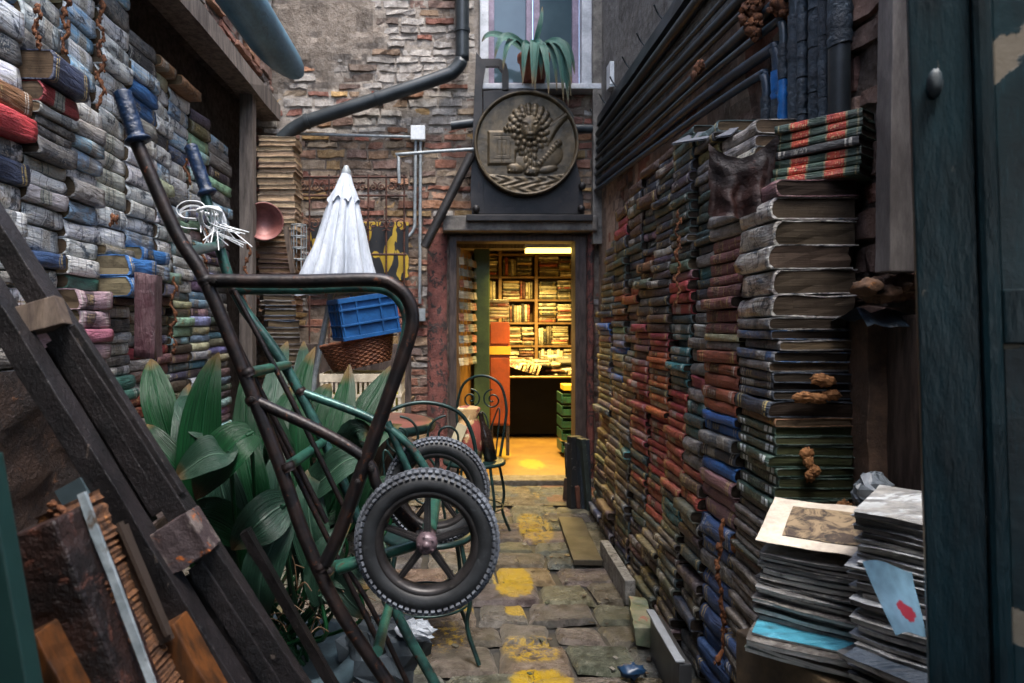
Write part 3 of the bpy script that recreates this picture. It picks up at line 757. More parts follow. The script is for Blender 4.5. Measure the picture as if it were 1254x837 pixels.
def ordn(n):
    a = ['', 'first', 'second', 'third', 'fourth', 'fifth', 'sixth', 'seventh', 'eighth', 'ninth', 'tenth', 'eleventh', 'twelfth', 'thirteenth', 'fourteenth', 'fifteenth', 'sixteenth', 'seventeenth', 'eighteenth', 'nineteenth']
    if n < 20: return a[n]
    tens = {2: 'twent', 3: 'thirt', 4: 'fort', 5: 'fift', 6: 'sixt'}[n // 10]
    return tens + 'ieth' if n % 10 == 0 else tens + 'y-' + a[n % 10]
# kinds: key -> (noun phrase, colour, style, page colour)
PG = hx('#5c4f3d'); PGD = hx('#332b23'); PGL = hx('#a89a82')
K = {
 'grl': ('green book with red labels', hx('#28493b'), 'redlabel', hx('#3d332a')),
 'blk': ('black cloth book', hx('#23272b'), 'cloth', PGD),
 'vel': ('thick stained vellum book', hx('#8f8a84'), 'mottled', hx('#4c4135')),
 'tbl': ('torn blue and white book', hx('#2c557f'), 'torn', PGD),
 'navy': ('dark navy book', hx('#1f3043'), 'cloth', PGD),
 'tan': ('tan leather book', hx('#8a6038'), 'cloth', PG),
 'gwl': ('dark green book with white labels', hx('#1f4638'), 'whitelabel', hx('#3c4029')),
 'mag': ('thin worn grey-brown book', hx('#6f665f'), 'torn', PGD),
 'thn': ('thin grimy dark book', hx('#45403c'), 'torn', PGD),
 'yvl': ('yellowed vellum book', hx('#8a815f'), 'mottled', PG),
 'gry': ('grey worn book', hx('#77777a'), 'torn', PG),
 'rib': ('ribbed dusty red book', hx('#7c4646'), 'banded', PGD),
 'rus': ('rust-brown leather book', hx('#9a4a2a'), 'cloth', PGD),
 'blu': ('bright blue cloth book', hx('#1a66b0'), 'cloth', PGD),
 'pnk': ('dusty pink book', hx('#8f6468'), 'cloth', PGD),
 'bor': ('blue book with brown stains', hx('#244a7c'), 'cloth', hx('#8a5a34')),
 'dgr': ('dark green cloth book', hx('#24423c'), 'cloth', PGD),
 'teal': ('teal cloth book', hx('#12696e'), 'cloth', PGD),
 'dtl': ('dark teal book', hx('#1a4247'), 'cloth', PGD),
 'red': ('red cloth book', hx('#a82830'), 'cloth', PGD),
 'crm': ('crimson cloth book', hx('#9c2f3d'), 'cloth', PGD),
 'org': ('orange-brown cloth book', hx('#b85a28'), 'cloth', PGD),
 'brr': ('brownish red book', hx('#a3402f'), 'banded', PGD),
 'dbr': ('dark brown leather book', hx('#4f352c'), 'banded', PGD),
 'brn': ('mid brown worn book', hx('#6f4c3a'), 'torn', PGD),
 'wht': ('torn whitish book', hx('#c0beb8'), 'torn', PG),
 'slt': ('slate grey book', hx('#4f565c'), 'torn', PGD),
 'bwp': ('mottled black and white book', hx('#d6dadc'), 'mottled', PG),
 'mgr': ('mottled grey-green book', hx('#b3b9bb'), 'mottled', PG),
 'mbl': ('mottled blue-grey book', hx('#7fb0d2'), 'mottled', PG),
 'mcr': ('mottled cream book', hx('#dcdcd8'), 'mottled', PG),
 'mgy': ('mottled pale grey book', hx('#d0d6da'), 'mottled', PG),
 'lav': ('pale lavender-grey book', hx('#b0969e'), 'cloth', PG),
 'crd': ('cream book with dark stripe', hx('#c4c4bf'), 'stripe', PG),
 'bnv': ('big navy cloth book', hx('#1b2f50'), 'cloth', PG),
 'rst': ('red book with cream stripe', hx('#96232c'), 'stripe', PG),
 'blw': ('black and white layered book', hx('#353a3e'), 'torn', PG),
 'brb': ('bright blue book with pale edge', hx('#1a6cae'), 'cloth', hx('#7a6f58')),
 'rnb': ('striped multicoloured book', hx('#9a8f60'), 'rainbow', PG),
 'mau': ('mauve cloth book', hx('#9c5a70'), 'cloth', PG),
 'olv': ('olive worn book', hx('#6e6746'), 'torn', PG),
 'bgd': ('burgundy cloth book', hx('#3d1220'), 'cloth', PG),
 'whb': ('whitish blue worn book', hx('#8fb2cc'), 'torn', PG),
 'tgr': ('sea green book', hx('#2b6a5c'), 'cloth', PG),
}
SPEC = []     # dicts: key, c (centre of spine base), rz, L, D, T, tilt, side, label
def column(side, y0, y1, ztop, zbot, segs, desc, xf, seed, lean=0.0, D=0.23):
    r = random.Random(seed); z = ztop; n = 0; yc = (y0 + y1) / 2; W = (y1 - y0); yawc = r.uniform(-.05, .05)
    seq = []
    for s in segs:
        keys = s[1].split(',') if isinstance(s[1], str) else s[1]
        for i in range(s[0]): seq.append((keys[i % len(keys)] if len(keys) <= 2 else r.choice(keys), s[2], s[3] if len(s) > 3 else 0.0))
    fill = segs[-1]
    drift = 0.0
    while z > zbot + 0.012:
        if n < len(seq): key, T, off = seq[n]
        else: key, T, off = r.choice(fill[1].split(',')), fill[2], 0.0
        T *= (1.0 if side > 0 else .92 if T > .06 else .84) * r.uniform(0.82, 1.18)
        if r.random() < (.07 if side < 0 else .05): key = r.choice(('wht', 'gry', 'mag', 'slt', 'blw'))
        if z - T < zbot: T = max(z - zbot, 0.012)
        n += 1; drift = drift * 0.9 + r.uniform(-0.003, 0.003)
        L = W * (r.uniform(0.97, 1.0) if r.random() < .9 else r.uniform(.88, .95)) - 0.008
        x = xf(z) + side * off
        # spines keep a ragged line: some stick out, some sit back
        jx = r.gauss(0, 0.006) + (r.uniform(.01, .03) if r.random() < 0.06 else 0) + (-.02 if r.random() < .04 else 0) + .014 * math.sin(z * 4.1 + seed * 1.7)
        y = yc + drift + lean * (z - 1.0) + r.uniform(-0.005, 0.005)
        rz = yawc + r.gauss(0, 0.014) + (r.uniform(-0.12, 0.12) if r.random() < 0.05 else 0)
        SPEC.append(dict(key=key, c=Vector((x + side * jx, y, z - T)), rz=rz, L=L, D=D * r.uniform(0.9, 1.02), T=T * 0.985, side=side, n=n, desc=desc, rx=r.gauss(0, 0.008), ry=r.gauss(0, 0.009), seed=r.random() * 90))
        z -= T
    return n
xr = lambda z: 0.825 + 0.10 * min(1.0, max(0, z / 1.9))
# right wall, nearest stack first (side -1: spines look towards -X)
DR = "right wall's %s stack"
zt_ = 1.842
for i in range(7):
    T = .0262 * random.uniform(.95, 1.06); zt_ -= T
    SPEC.append(dict(key='grl' if i != 3 else 'blk', c=Vector((1.0 + random.uniform(-.006, .006) - .012 * (i / 6) + .02, 1.93, zt_)), rz=.70 + random.uniform(-.03, .03), L=.235, D=.19, T=T * .985, side=-1, n=1, desc=DR % 'nearest', rx=0, ry=0, seed=i * 3.1))
column(-1, 1.89, 2.155, zt_, 0.0, [(1, 'pnk', .05), (5, 'vel', .068), (1, 'slt', .05), (4, 'tbl,gry', .036), (3, 'navy,blk', .034), (1, 'navy', .05), (1, 'tan', .034), (8, 'gwl', .034), (11, 'mag,thn', .025), (8, 'thn,mag', .03), (30, 'bor,thn,navy', .05)], DR % 'nearest', lambda z: xr(z) - 0.0 + (0.05 * max(0, (z - 1.66) / 0.18) if z > 1.66 else 0), 1, 0.02)
column(-1, 2.165, 2.43, 1.92, 0.0, [(2, 'mag,wht', .05), (3, 'yvl', .068), (1, 'gry', .05), (1, 'wht', .05), (7, 'rib', .047), (1, 'rib', .045), (2, 'wht,gry', .035), (5, 'rus', .05), (2, 'blu', .042), (1, 'blk', .05), (2, 'navy,blu', .05), (3, 'pnk', .06), (8, 'bor', .066), (20, 'bor,navy', .06)], DR % 'second-nearest', lambda z: xr(z) + .012, 2, 0.03)
column(-1, 2.435, 2.66, 2.0, 0.0, [(2, 'gry,blk', .05), (2, 'yvl,gry', .05), (2, 'gry', .05), (3, 'dgr', .045), (4, 'dtl', .036), (1, 'wht', .05), (2, 'teal,dtl', .05), (2, 'navy,gry', .055), (3, 'blw,wht', .06), (2, 'gry', .06), (2, 'crm,gry', .06), (3, 'teal,dtl', .055), (2, 'gry', .06), (3, 'brr,dbr', .05), (2, 'slt', .055), (12, 'navy,slt,thn', .05)], DR % 'third-nearest', lambda z: xr(z) + .022, 3, 0.03)
column(-1, 2.665, 2.94, 2.05, 0.0, [(3, 'dtl,dgr', .05), (3, 'navy,slt', .05), (6, 'dgr,dtl', .042), (2, 'blk,dgr', .042), (1, 'wht', .05), (1, 'pnk', .05), (3, 'red', .05), (2, 'dtl', .05), (8, 'teal,dtl', .038), (4, 'red,crm', .034), (5, 'brr', .04), (3, 'brr,dbr', .05), (1, 'slt', .04), (2, 'teal', .05), (3, 'mag', .035), (12, 'thn,slt,dbr', .045)], DR % 'fourth-nearest', lambda z: xr(z) + .024, 4, 0.03)
column(-1, 2.945, 3.24, 2.06, 0.0, [(3, 'dbr,navy', .05), (5, 'dgr,navy', .046), (4, 'navy', .045), (2, 'wht,slt', .045), (5, 'blk,slt', .045), (3, 'dbr,brn', .05), (3, 'crm,red', .035), (10, 'org', .036), (9, 'red,crm', .036), (2, 'dgr,brr', .045), (3, 'brr,crm', .05), (4, 'mag', .04), (12, 'navy,dbr,thn', .05)], DR % 'fifth-nearest', lambda z: xr(z) + .036, 5, 0.03)
column(-1, 3.245, 3.53, 2.06, 0.0, [(4, 'dbr,navy,dtl', .06), (6, 'dgr,navy', .05), (2, 'rus,tan', .05), (3, 'brn,gry', .05), (3, 'slt,blk', .05), (6, 'crm,dbr,pnk', .042), (6, 'brr,crm', .04), (5, 'brr,crm,dtl', .042), (5, 'brr,dtl', .045), (12, 'dbr,thn,slt', .05)], DR % 'sixth-nearest', lambda z: xr(z) + .044, 6, 0.03)
column(-1, 3.535, 3.85, 2.03, 0.0, [(5, 'dbr,navy,dgr', .065), (5, 'dgr,slt,navy', .055), (4, 'rus,org,dtl', .05), (9, 'slt,pnk,dbr,gry', .045), (6, 'crm,pnk,dbr', .045), (6, 'gry,slt,teal', .045), (12, 'dbr,thn,slt', .05)], DR % 'seventh-nearest', lambda z: xr(z) + .052, 7, 0.02)
column(-1, 3.855, 4.2, 1.96, 0.0, [(4, 'crm,dbr,navy', .07), (5, 'dgr,slt,navy', .055), (5, 'tan,rus,dtl', .045), (10, 'gry,blu,crm,wht', .045), (8, 'gry,teal,slt,pnk', .045), (12, 'dbr,slt,mag', .05)], DR % 'eighth-nearest', lambda z: xr(z) + .064, 8, 0.02)
column(-1, 4.205, 4.6, 1.82, 0.0, [(5, 'slt,navy,dgr', .055), (6, 'navy,gry,dgr', .05), (10, 'gry,wht,crm,slt,blu', .045), (10, 'gry,mag,slt,dtl', .045), (12, 'slt,mag,dbr', .05)], DR % 'farthest', lambda z: xr(z) + .08, 9, 0.0)
# left wall (side +1: spines look towards +X)
xl = lambda z: -1.50
xk = lambda k: (lambda z: -1.49 - .011 * k)
DL = "left wall's %s stack"
column(1, 2.06, 2.335, 2.32, 0.44, [(3, 'bwp', .095), (1, 'tan', .085, .05), (1, 'red', .085, .07), (1, 'mgy', .08, .02), (1, 'bnv', .085, .04), (2, 'mcr,bwp', .09, .02), (3, 'blw,bwp', .06), (3, 'bwp,blw', .07), (12, 'thn,bwp', .07)], DL % 'nearest', xk(1), 21)
column(1, 2.34, 2.61, 2.47, 0.44, [(1, 'mcr', .085), (1, 'mgr', .09), (1, 'mcr', .09), (1, 'bnv', .105, .10), (1, 'rst', .085, .06), (3, 'blw', .042, .04), (1, 'slt', .075, .05), (3, 'crd,mcr', .055, .02), (2, 'bwp', .08), (1, 'bor', .07, .02), (2, 'mcr,bwp', .07), (1, 'rnb', .09, .05), (2, 'lav,bwp', .07, .02), (12, 'slt,thn,bwp', .07)], DL % 'second-nearest', xk(2), 22)
column(1, 2.615, 2.88, 2.62, 0.44, [(2, 'bwp,mbl', .085), (4, 'mbl,bwp', .075), (1, 'mcr', .08, .03), (1, 'wht', .08, .05), (1, 'whb', .07, .03), (2, 'whb,mgy', .065), (2, 'mgr,whb', .075), (3, 'bwp,mgr', .07), (1, 'tgr', .06), (2, 'lav', .085, .06), (2, 'mau,lav', .06, .06), (2, 'lav,mau', .05, .05), (3, 'mau', .06, .05), (8, 'thn,slt,dbr', .06)], DL % 'third-nearest', xk(3), 23)
column(1, 2.885, 3.17, 2.78, 0.44, [(2, 'mbl,slt', .085), (5, 'mgy', .085), (1, 'mgr', .08), (4, 'crd', .085), (2, 'mgy', .08), (1, 'olv', .05, .04), (2, 'brb', .09, .13), (1, 'bgd', .04, .06), (3, 'mgr,slt', .055), (3, 'mcr,slt', .05), (2, 'tgr', .06, .04), (8, 'tgr,slt,thn', .06)], DL % 'fourth-nearest', xk(4), 24)
column(1, 3.175, 3.48, 2.66, 0.44, [(2, 'slt,blk', .08), (2, 'mbl,brb', .085), (2, 'brb,wht', .08), (3, 'mcr,mgy', .085), (3, 'mgy,mcr', .08), (1, 'whb', .07), (2, 'brb,whb', .07, .08), (6, 'olv,tan', .05), (1, 'crm', .06), (3, 'wht,brn', .055), (8, 'brr,brn,tgr', .06)], DL % 'fifth-nearest', xk(5), 25)
column(1, 3.485, 3.70, 2.64, 0.44, [(1, 'tan', .05, .05), (3, 'mgy,bwp', .085), (5, 'mgy,mbl', .08), (5, 'mgr,mcr', .075), (2, 'whb', .06, .06), (5, 'brn,olv,gry', .05), (12, 'pnk,brn,crm', .055)], DL % 'sixth-nearest', xk(6), 26)
column(1, 3.705, 4.0, 2.62, 0.44, [(1, 'tan', .05, .05), (4, 'mgy,mbl', .08), (5, 'mbl,mgy,tbl', .075), (6, 'mgr,mcr', .07), (6, 'gry,bwp,brn', .05), (12, 'gry,brn,slt', .055)], DL % 'seventh-nearest', xk(7), 27)
column(1, 4.005, 4.3, 2.55, 0.44, [(2, 'slt,olv', .07), (6, 'mgy,mbl,bwp', .075), (6, 'mgy,mgr', .07), (8, 'bwp,whb,gry', .055), (12, 'bwp,slt,whb', .05)], DL % 'eighth-nearest', xk(8), 28)
column(1, 4.305, 4.75, 2.5, 0.44, [(8, 'mgy,mbl,gry', .075), (8, 'gry,slt,bwp', .06), (12, 'bwp,whb,slt,gry', .05)], DL % 'farthest', xk(9), 29)
nS = len(SPEC)
for (y0, y1, zt, k) in ((2.06, 2.335, 2.32, 1), (2.34, 2.61, 2.47, 2), (2.615, 2.88, 2.62, 3), (1.75, 2.055, 1.2, 0)):     # above the picture's edge the stacks go on
    column(1, y0, y1, 2.7, zt, [(12, 'bwp,mgy,mbl,mcr', .085)], '', xk(k), 40 + k)
EXTRA = SPEC[nS:]; SPEC = SPEC[:nS]
# the ones that show largest become things, the rest one mass
def visible(s):
    y0 = s['c'].y; a = px_of(s['c'])
    return -25 < a[0] < 1254 and -15 < a[1] < 850
def area(s):
    return s['L'] * s['T'] * abs(s['c'].x) / s['c'].y ** 3
SPEC = [s for s in SPEC if visible(s)]
# renumber from the top in view
cnt = {}
for s in SPEC:
    cnt[s['desc']] = cnt.get(s['desc'], 0) + 1; s['n'] = cnt[s['desc']]
order = sorted(SPEC, key=area, reverse=True)
IND = order[:300]; MASS = order[300:] + EXTRA
CLS = [(0.025, 4), (0.04, 5), (0.055, 5), (0.08, 6)]
VAR = {}
rv = random.Random(77)
for T0, nvar in CLS:
    for q in range(nvar):
        r_w = rv.choice((.7, 1.1, 1.6))
        c, p = book_geo(0.26, 0.23, T0, rv.random() * 90, 9, r_w if T0 > .03 else .75)
        me = bpy.data.meshes.new('cover'); me.from_pydata(c[0], [], c[1]); me.polygons.foreach_set('use_smooth', c[2]); me.materials.append(COVER['cloth'])
        mp = bpy.data.meshes.new('page_block'); mp.from_pydata(p[0], [], p[1]); mp.materials.append(M['pages'])
        for x in (me, mp):
            bm = bmesh.new(); bm.from_mesh(x); bmesh.ops.recalc_face_normals(bm, faces=bm.faces); bm.to_mesh(x); bm.free()
        VAR.setdefault(T0, []).append((me, mp))
def jitcol(c, r, a=0.22):
    k = r.uniform(1 - a, 1 + a * .8)
    return tuple(max(0.0, min(1.0, q * k * r.uniform(.95, 1.05))) for q in c)
def place_book(s, r):
    nm, colr, style, pg = K[s['key']]
    T0 = min(VAR, key=lambda t_: abs(t_ - s['T'])); me, mp = r.choice(VAR[T0])
    root = bpy.data.objects.new('book', None); root.empty_display_size = 0.03; COLL.objects.link(root)
    root.location = s['c']; root.rotation_euler = (s['rx'], s['ry'], (-PI / 2 if s['side'] < 0 else PI / 2) + s['rz'])
    tag(root, s.get('label') or '%s, %s from the top of the %s' % (nm, ordn(s['n']), s['desc']), 'book', s.get('group') or ('books stacked along the right wall' if s['side'] < 0 else 'books stacked along the left wall'))
    k = r.uniform(0.8, 1.15); sc = (s['L'] / 0.26, s['D'] / 0.23, s['T'] / T0); fl = r.random() < 0.5
    for nme, mesh, cc in (('cover', me, tuple(q * k for q in jitcol(colr, r, .1))), ('page_block', mp, jitcol(pg, r, .15))):
        o = bpy.data.objects.new(nme, mesh); COLL.objects.link(o); o.parent = root; o.scale = sc
        o.color = (*cc, 1.0)
        if nme == 'cover':
            o.material_slots[0].link = 'OBJECT'; o.material_slots[0].material = COVER[style]
    return root
rb = random.Random(91)
for s in IND: place_book(s, rb)
mass = MB()
def mass_book(c, rot, L, D, T, col, pg, seed, nseg=4):
    (cv, cf, cs), (pv, pf) = book_geo(L, D, T, seed, nseg)
    m = rot; c = Vector(c)
    b = len(mass.v)
    mass.v.extend(tuple(m @ Vector(q) + c) for q in cv)
    us_ = int(seed * 7.3) % 16
    for i, q in enumerate(cv): mass.uv[b + i] = (us_ + min(.999, max(.001, q[0] / L + .5)), min(.999, max(.001, q[2] / T)) + (0 if q[1] < .018 else 1))
    for f, sm in zip(cf, cs): mass.f.append(tuple(b + i for i in f)); mass.sm.append(sm); mass.mi.append(0); mass.col.append(col)
    b = len(mass.v)
    mass.v.extend(tuple(m @ Vector(q) + c) for q in pv)
    for f in pf: mass.f.append(tuple(b + i for i in f)); mass.sm.append(False); mass.mi.append(1); mass.col.append(pg)
RZ = lambda a: Matrix.Rotation(a, 3, 'Z')
for s in MASS:
    nm, colr, style, pg = K[s['key']]
    if style == 'mottled' or style == 'torn': colr = tuple(q * (0.55 if rb.random() < .4 else 0.9) for q in colr)
    mass_book(s['c'], RZ((-PI / 2 if s['side'] < 0 else PI / 2) + s['rz']), s['L'], s['D'], s['T'], jitcol(colr, rb), pg, s['seed'])
# shop shelves: books lying and standing, all in the mass
SHX = [(0.37, 0.80), (0.84, 1.20), (1.24, 1.62)]; SHZ = [0.75, 1.02, 1.30, 1.58, 1.86]; SHY = 8.35
SHX = [(0.13, 0.50), (0.545, 0.94), (0.985, 1.40)]
ICOL = [hx(c) for c in ('#b9b09a', '#a89f88', '#c8c2ae', '#8f3a30', '#5a2a24', '#a8865a', '#5d5444', '#cfc9b8', '#3a3c38', '#8a5a44', '#8b8470', '#22282a', '#b7ab8a', '#c1baa6', '#2c2a28', '#d0ccc0')]
ri = random.Random(3)
for (x0, x1) in SHX:
    for zi, z0 in enumerate(SHZ):
        zt = z0 + (0.245 if zi < 4 else 0.26)
        x = x0 + 0.01
        while x < x1 - 0.03:
            if ri.random() < 0.72:
                L = min(ri.uniform(0.19, 0.26), x1 - x - 0.005)
                if L < 0.06: break
                z = z0 + 0.002
                while z < zt - 0.028:
                    T = ri.uniform(0.012, 0.032)
                    mass_book((x + L / 2 + ri.uniform(-.008, .008), SHY + ri.uniform(-.03, .02), z), RZ(ri.uniform(-.06, .06)), L * ri.uniform(.93, 1), 0.19, T, jitcol(ri.choice(ICOL), ri), PGL, ri.random() * 50, 2); z += T + .001
                x += L + 0.008
            else:
                w = 0
                while w < 0.13 and x < x1 - 0.045:
                    T = ri.uniform(0.018, 0.04); hgt = ri.uniform(.2, .235)
                    mass_book((x + T, SHY, z0 + hgt / 2 + .002), Matrix.Rotation(-PI / 2, 3, 'Y'), hgt, 0.16, T, jitcol(ri.choice(ICOL), ri), PGL, ri.random() * 50, 2); x += T + .003; w += T
# heaps of books lying in the gondola
for i in range(70):
    x = ri.uniform(0.5, 1.5); y = ri.uniform(7.55, 8.05); z = 0.70 + 0.14 * ri.random() + 0.1 * max(0, (y - 7.6))
    mass_book((x, y, z), RZ(ri.uniform(-.6, .6)) @ Matrix.Rotation(ri.uniform(-.25, .25), 3, 'X'), ri.uniform(.18, .26), .17, ri.uniform(.015, .04), jitcol(ri.choice(ICOL), ri), PGL, ri.random() * 50, 2)
for i in range(9):
    mass_book((0.56 + i * .042, 7.52, 0.72 + .02 * (i % 2)), Matrix.Rotation(-PI / 2 + .35, 3, 'Y'), .2, .15, .025, jitcol(ri.choice(ICOL[:8]), ri), PGL, i * 3.0, 2)
for i in range(5):      # small pile on the orange cabinet
    mass_book((0.39, 6.42, 1.33 + i * .035), RZ(ri.uniform(-.2, .2)), .19, .15, .033, jitcol(ri.choice(ICOL[:5]), ri), PGL, i * 5.0, 2)
# tall pale pile in the far left corner, page edges outwards
z = 1.36
while z < 2.62:
    T = ri.uniform(.03, .05)
    mass_book((-1.33 + .01 * ri.uniform(-1, 1), 5.25 + .01 * ri.uniform(-1, 1), z), RZ(PI + ri.uniform(-.04, .04)), .27, .24, T, jitcol(hx('#8a755c') if z > 1.8 else hx('#6a4a42'), ri, .1), jitcol(hx('#c0a486') if z > 1.9 else hx('#8a6f56'), ri, .1), ri.random() * 60, 3); z += T
z = 0.44
while z < 1.52:         # leaning pile below it
    T = ri.uniform(.025, .06); k = (z - .44)
    mass_book((-1.20 + .05 * math.sin(k * 4), 4.62, z), RZ(PI + .35 + ri.uniform(-.06, .06)), .2, .2, T, jitcol(ri.choice([hx('#5d5a58'), hx('#31445a'), hx('#6e6256'), hx('#8a8680')]), ri), jitcol(PG, ri), ri.random() * 60, 3); z += T
o = mass.build('books', [COVER['attr'], M['pages_attr']], loc=(0, 0, 0), fixn=True)
tag(o, 'many smaller books in the farther stacks and on the lit shop shelves', 'books', kind='stuff')
# burgundy book on end against the left wall
s = dict(key='bgd', c=P(176, 388, 2.72), rz=0, L=.33, D=.16, T=.08, side=1, n=1, desc='', rx=0, ry=PI / 2, label='burgundy book standing on end among the mauve books at left', seed=3)
bk = place_book(s, rb)
bk.rotation_euler = (Matrix.Rotation(.25, 3, 'Z') @ Matrix.Rotation(-PI / 2, 3, 'Y')).to_euler()
bk.location = P(190, 388, 2.68)
# ---------------------------------------------------------------- hand cart
def crumple(mb, c, size, seed):
    r = random.Random(seed)
    for q in range(3):
        nu, nv = 13, 9; vs = []; o = Vector((r.uniform(-.45, .45) * size[0], r.uniform(-.3, .3) * size[1], r.uniform(-.25, .25) * size[2])) if q else Vector((0, 0, 0))
        for j in range(nv + 1):
            for i in range(nu):
                ph = PI * (j + (r.uniform(-.3, .3) if 0 < j < nv else 0)) / nv; th = 2 * PI * (i + r.uniform(-.35, .35)) / nu; k = r.uniform(.72, 1.12) * (.75 if q else 1)
                vs.append(Vector(c) + o + Vector((math.sin(ph) * math.cos(th) * size[0] * k, math.sin(ph) * math.sin(th) * size[1] * k, math.cos(ph) * size[2] * k)))
        fs = []
        for j in range(nv):
            for i in range(nu):
                a, b = j * nu + i, j * nu + (i + 1) % nu; fs += [(a, b, b + nu), (a, b + nu, a + nu)]
        mb.add(vs, fs, False)
YN, YF = 1.50, 1.99
cart = thing('hand_cart', 'rusty green two-wheeled porter cart leaning up with blue grips, in front of the plants', 'hand cart', (-0.3, 1.75, 0))
def tb(name, pts, r, m, parent, **k): return MB().tube(pts, r, **k).build(name, m, parent)
near = [P(166, 172, YN), P(215, 284, YN), P(252, 345, YN), P(302, 465, YN), P(342, 568, YN), P(372, 655, YN), P(410, 738, YN), P(462, 818, YN), P(560, 960, YN), P(625, 1085, YN)]
tb('rail', near, 0.0152, M['cart_rust'], cart, seg=14)
far = [P(250, 236, YF), P(287, 357, YF), P(340, 434, YF), P(377, 500, YF), P(417, 584, YF), P(450, 665, YF), P(490, 760, YF), P(545, 860, YF), P(570, 920, YF)]
tb('rail', far, 0.0152, M['cart_dark'], cart, seg=14)
def grip(p0, p1):
    d = (p1 - p0).normalized(); L = (p1 - p0).length
    mb = MB(); pts = []; rs = []
    for i in range(25):
        k = i / 24; pts.append(p0 + d * L * k); rs.append(0.0185 * (0.75 if i == 0 else 1) * (1.0 + 0.09 * (i % 2)) + (0.009 if 0.9 < k < 0.97 else 0))
    mb.tube(pts, rs, seg=16, smooth_path=0); return mb
grip(P(149, 112, YN), P(170, 176, YN)).build('grip', M['blue_grip'], cart)
grip(P(233, 178, YF), P(255, 240, YF)).build('grip', M['blue_grip'], cart)
for (a, b, m) in ((P(303, 457, YN), P(352, 447, YF), 'cart_green'), (P(352, 572, YN), P(396, 541, YF), 'cart_green'), (P(392, 697, YN), P(452, 684, YF), 'cart_green'), (P(462, 798, YN), P(478, 736, YF), 'cart_green'), (P(228, 310, YN), P(270, 300, YF), 'cart_dark')):
    tb('crossbar', [a, b], 0.0125, M[m], cart, seg=12)
for (a, b, c) in ((P(257, 352, 1.6), P(312, 465, 1.62), P(400, 640, 1.65)), (P(287, 357, 1.75), P(352, 480, 1.76), P(430, 640, 1.8)), (P(312, 470, 1.66), P(372, 600, 1.7), P(470, 800, 1.72)), (P(420, 690, 1.8), P(455, 745, 1.82), P(505, 850, 1.85))):
    tb('slat_rod', [a, b, c], 0.0075, M['cart_rust'], cart, seg=8)
tb('support_loop', [P(252, 344, YN), P(360, 345, YN), P(455, 343, YN), P(482, 350, YN), P(500, 368, YN), P(505, 395, YN), P(494, 435, YN), P(465, 515, YN), P(438, 590, YN), P(415, 655, YN), P(398, 690, YN)], 0.0155, M['cart_rust'], cart, seg=14)
tb('support_loop', [P(287, 355, YF), P(380, 354, YF), P(450, 352, YF), P(480, 359, YF), P(496, 380, YF), P(498, 405, YF), P(487, 450, YF), P(470, 510, YF), P(445, 580, YF), P(425, 640, YF)], 0.0155, M['cart_dark'], cart, seg=14)
tb('brace', [P(310, 490, YN), P(390, 527, YN), P(435, 553, YN), P(455, 572, YN), P(466, 602, YN), P(523, 663, 1.56)], 0.0125, M['cart_rust'], cart, seg=12)
tb('brace', [P(368, 480, YF), P(452, 512, YF), P(500, 545, YF), P(535, 598, YF)], 0.0125, M['cart_dark'], cart, seg=12)
tb('brace', [P(414, 697, YN), P(445, 687, YN), P(523, 663, 1.58)], 0.0125, M['cart_green'], cart, seg=12)
tb('brace', [P(474, 517, YF), P(497, 570, YF), P(507, 590, YF), P(535, 598, 2.0)], 0.012, M['cart_dark'], cart, seg=12)
cn, cf_ = P(523, 663, 1.475), P(535, 600, 2.02)
tb('axle', [cn, cf_], 0.017, M['cart_green'], cart, seg=14)
ax = (cf_ - cn).normalized()
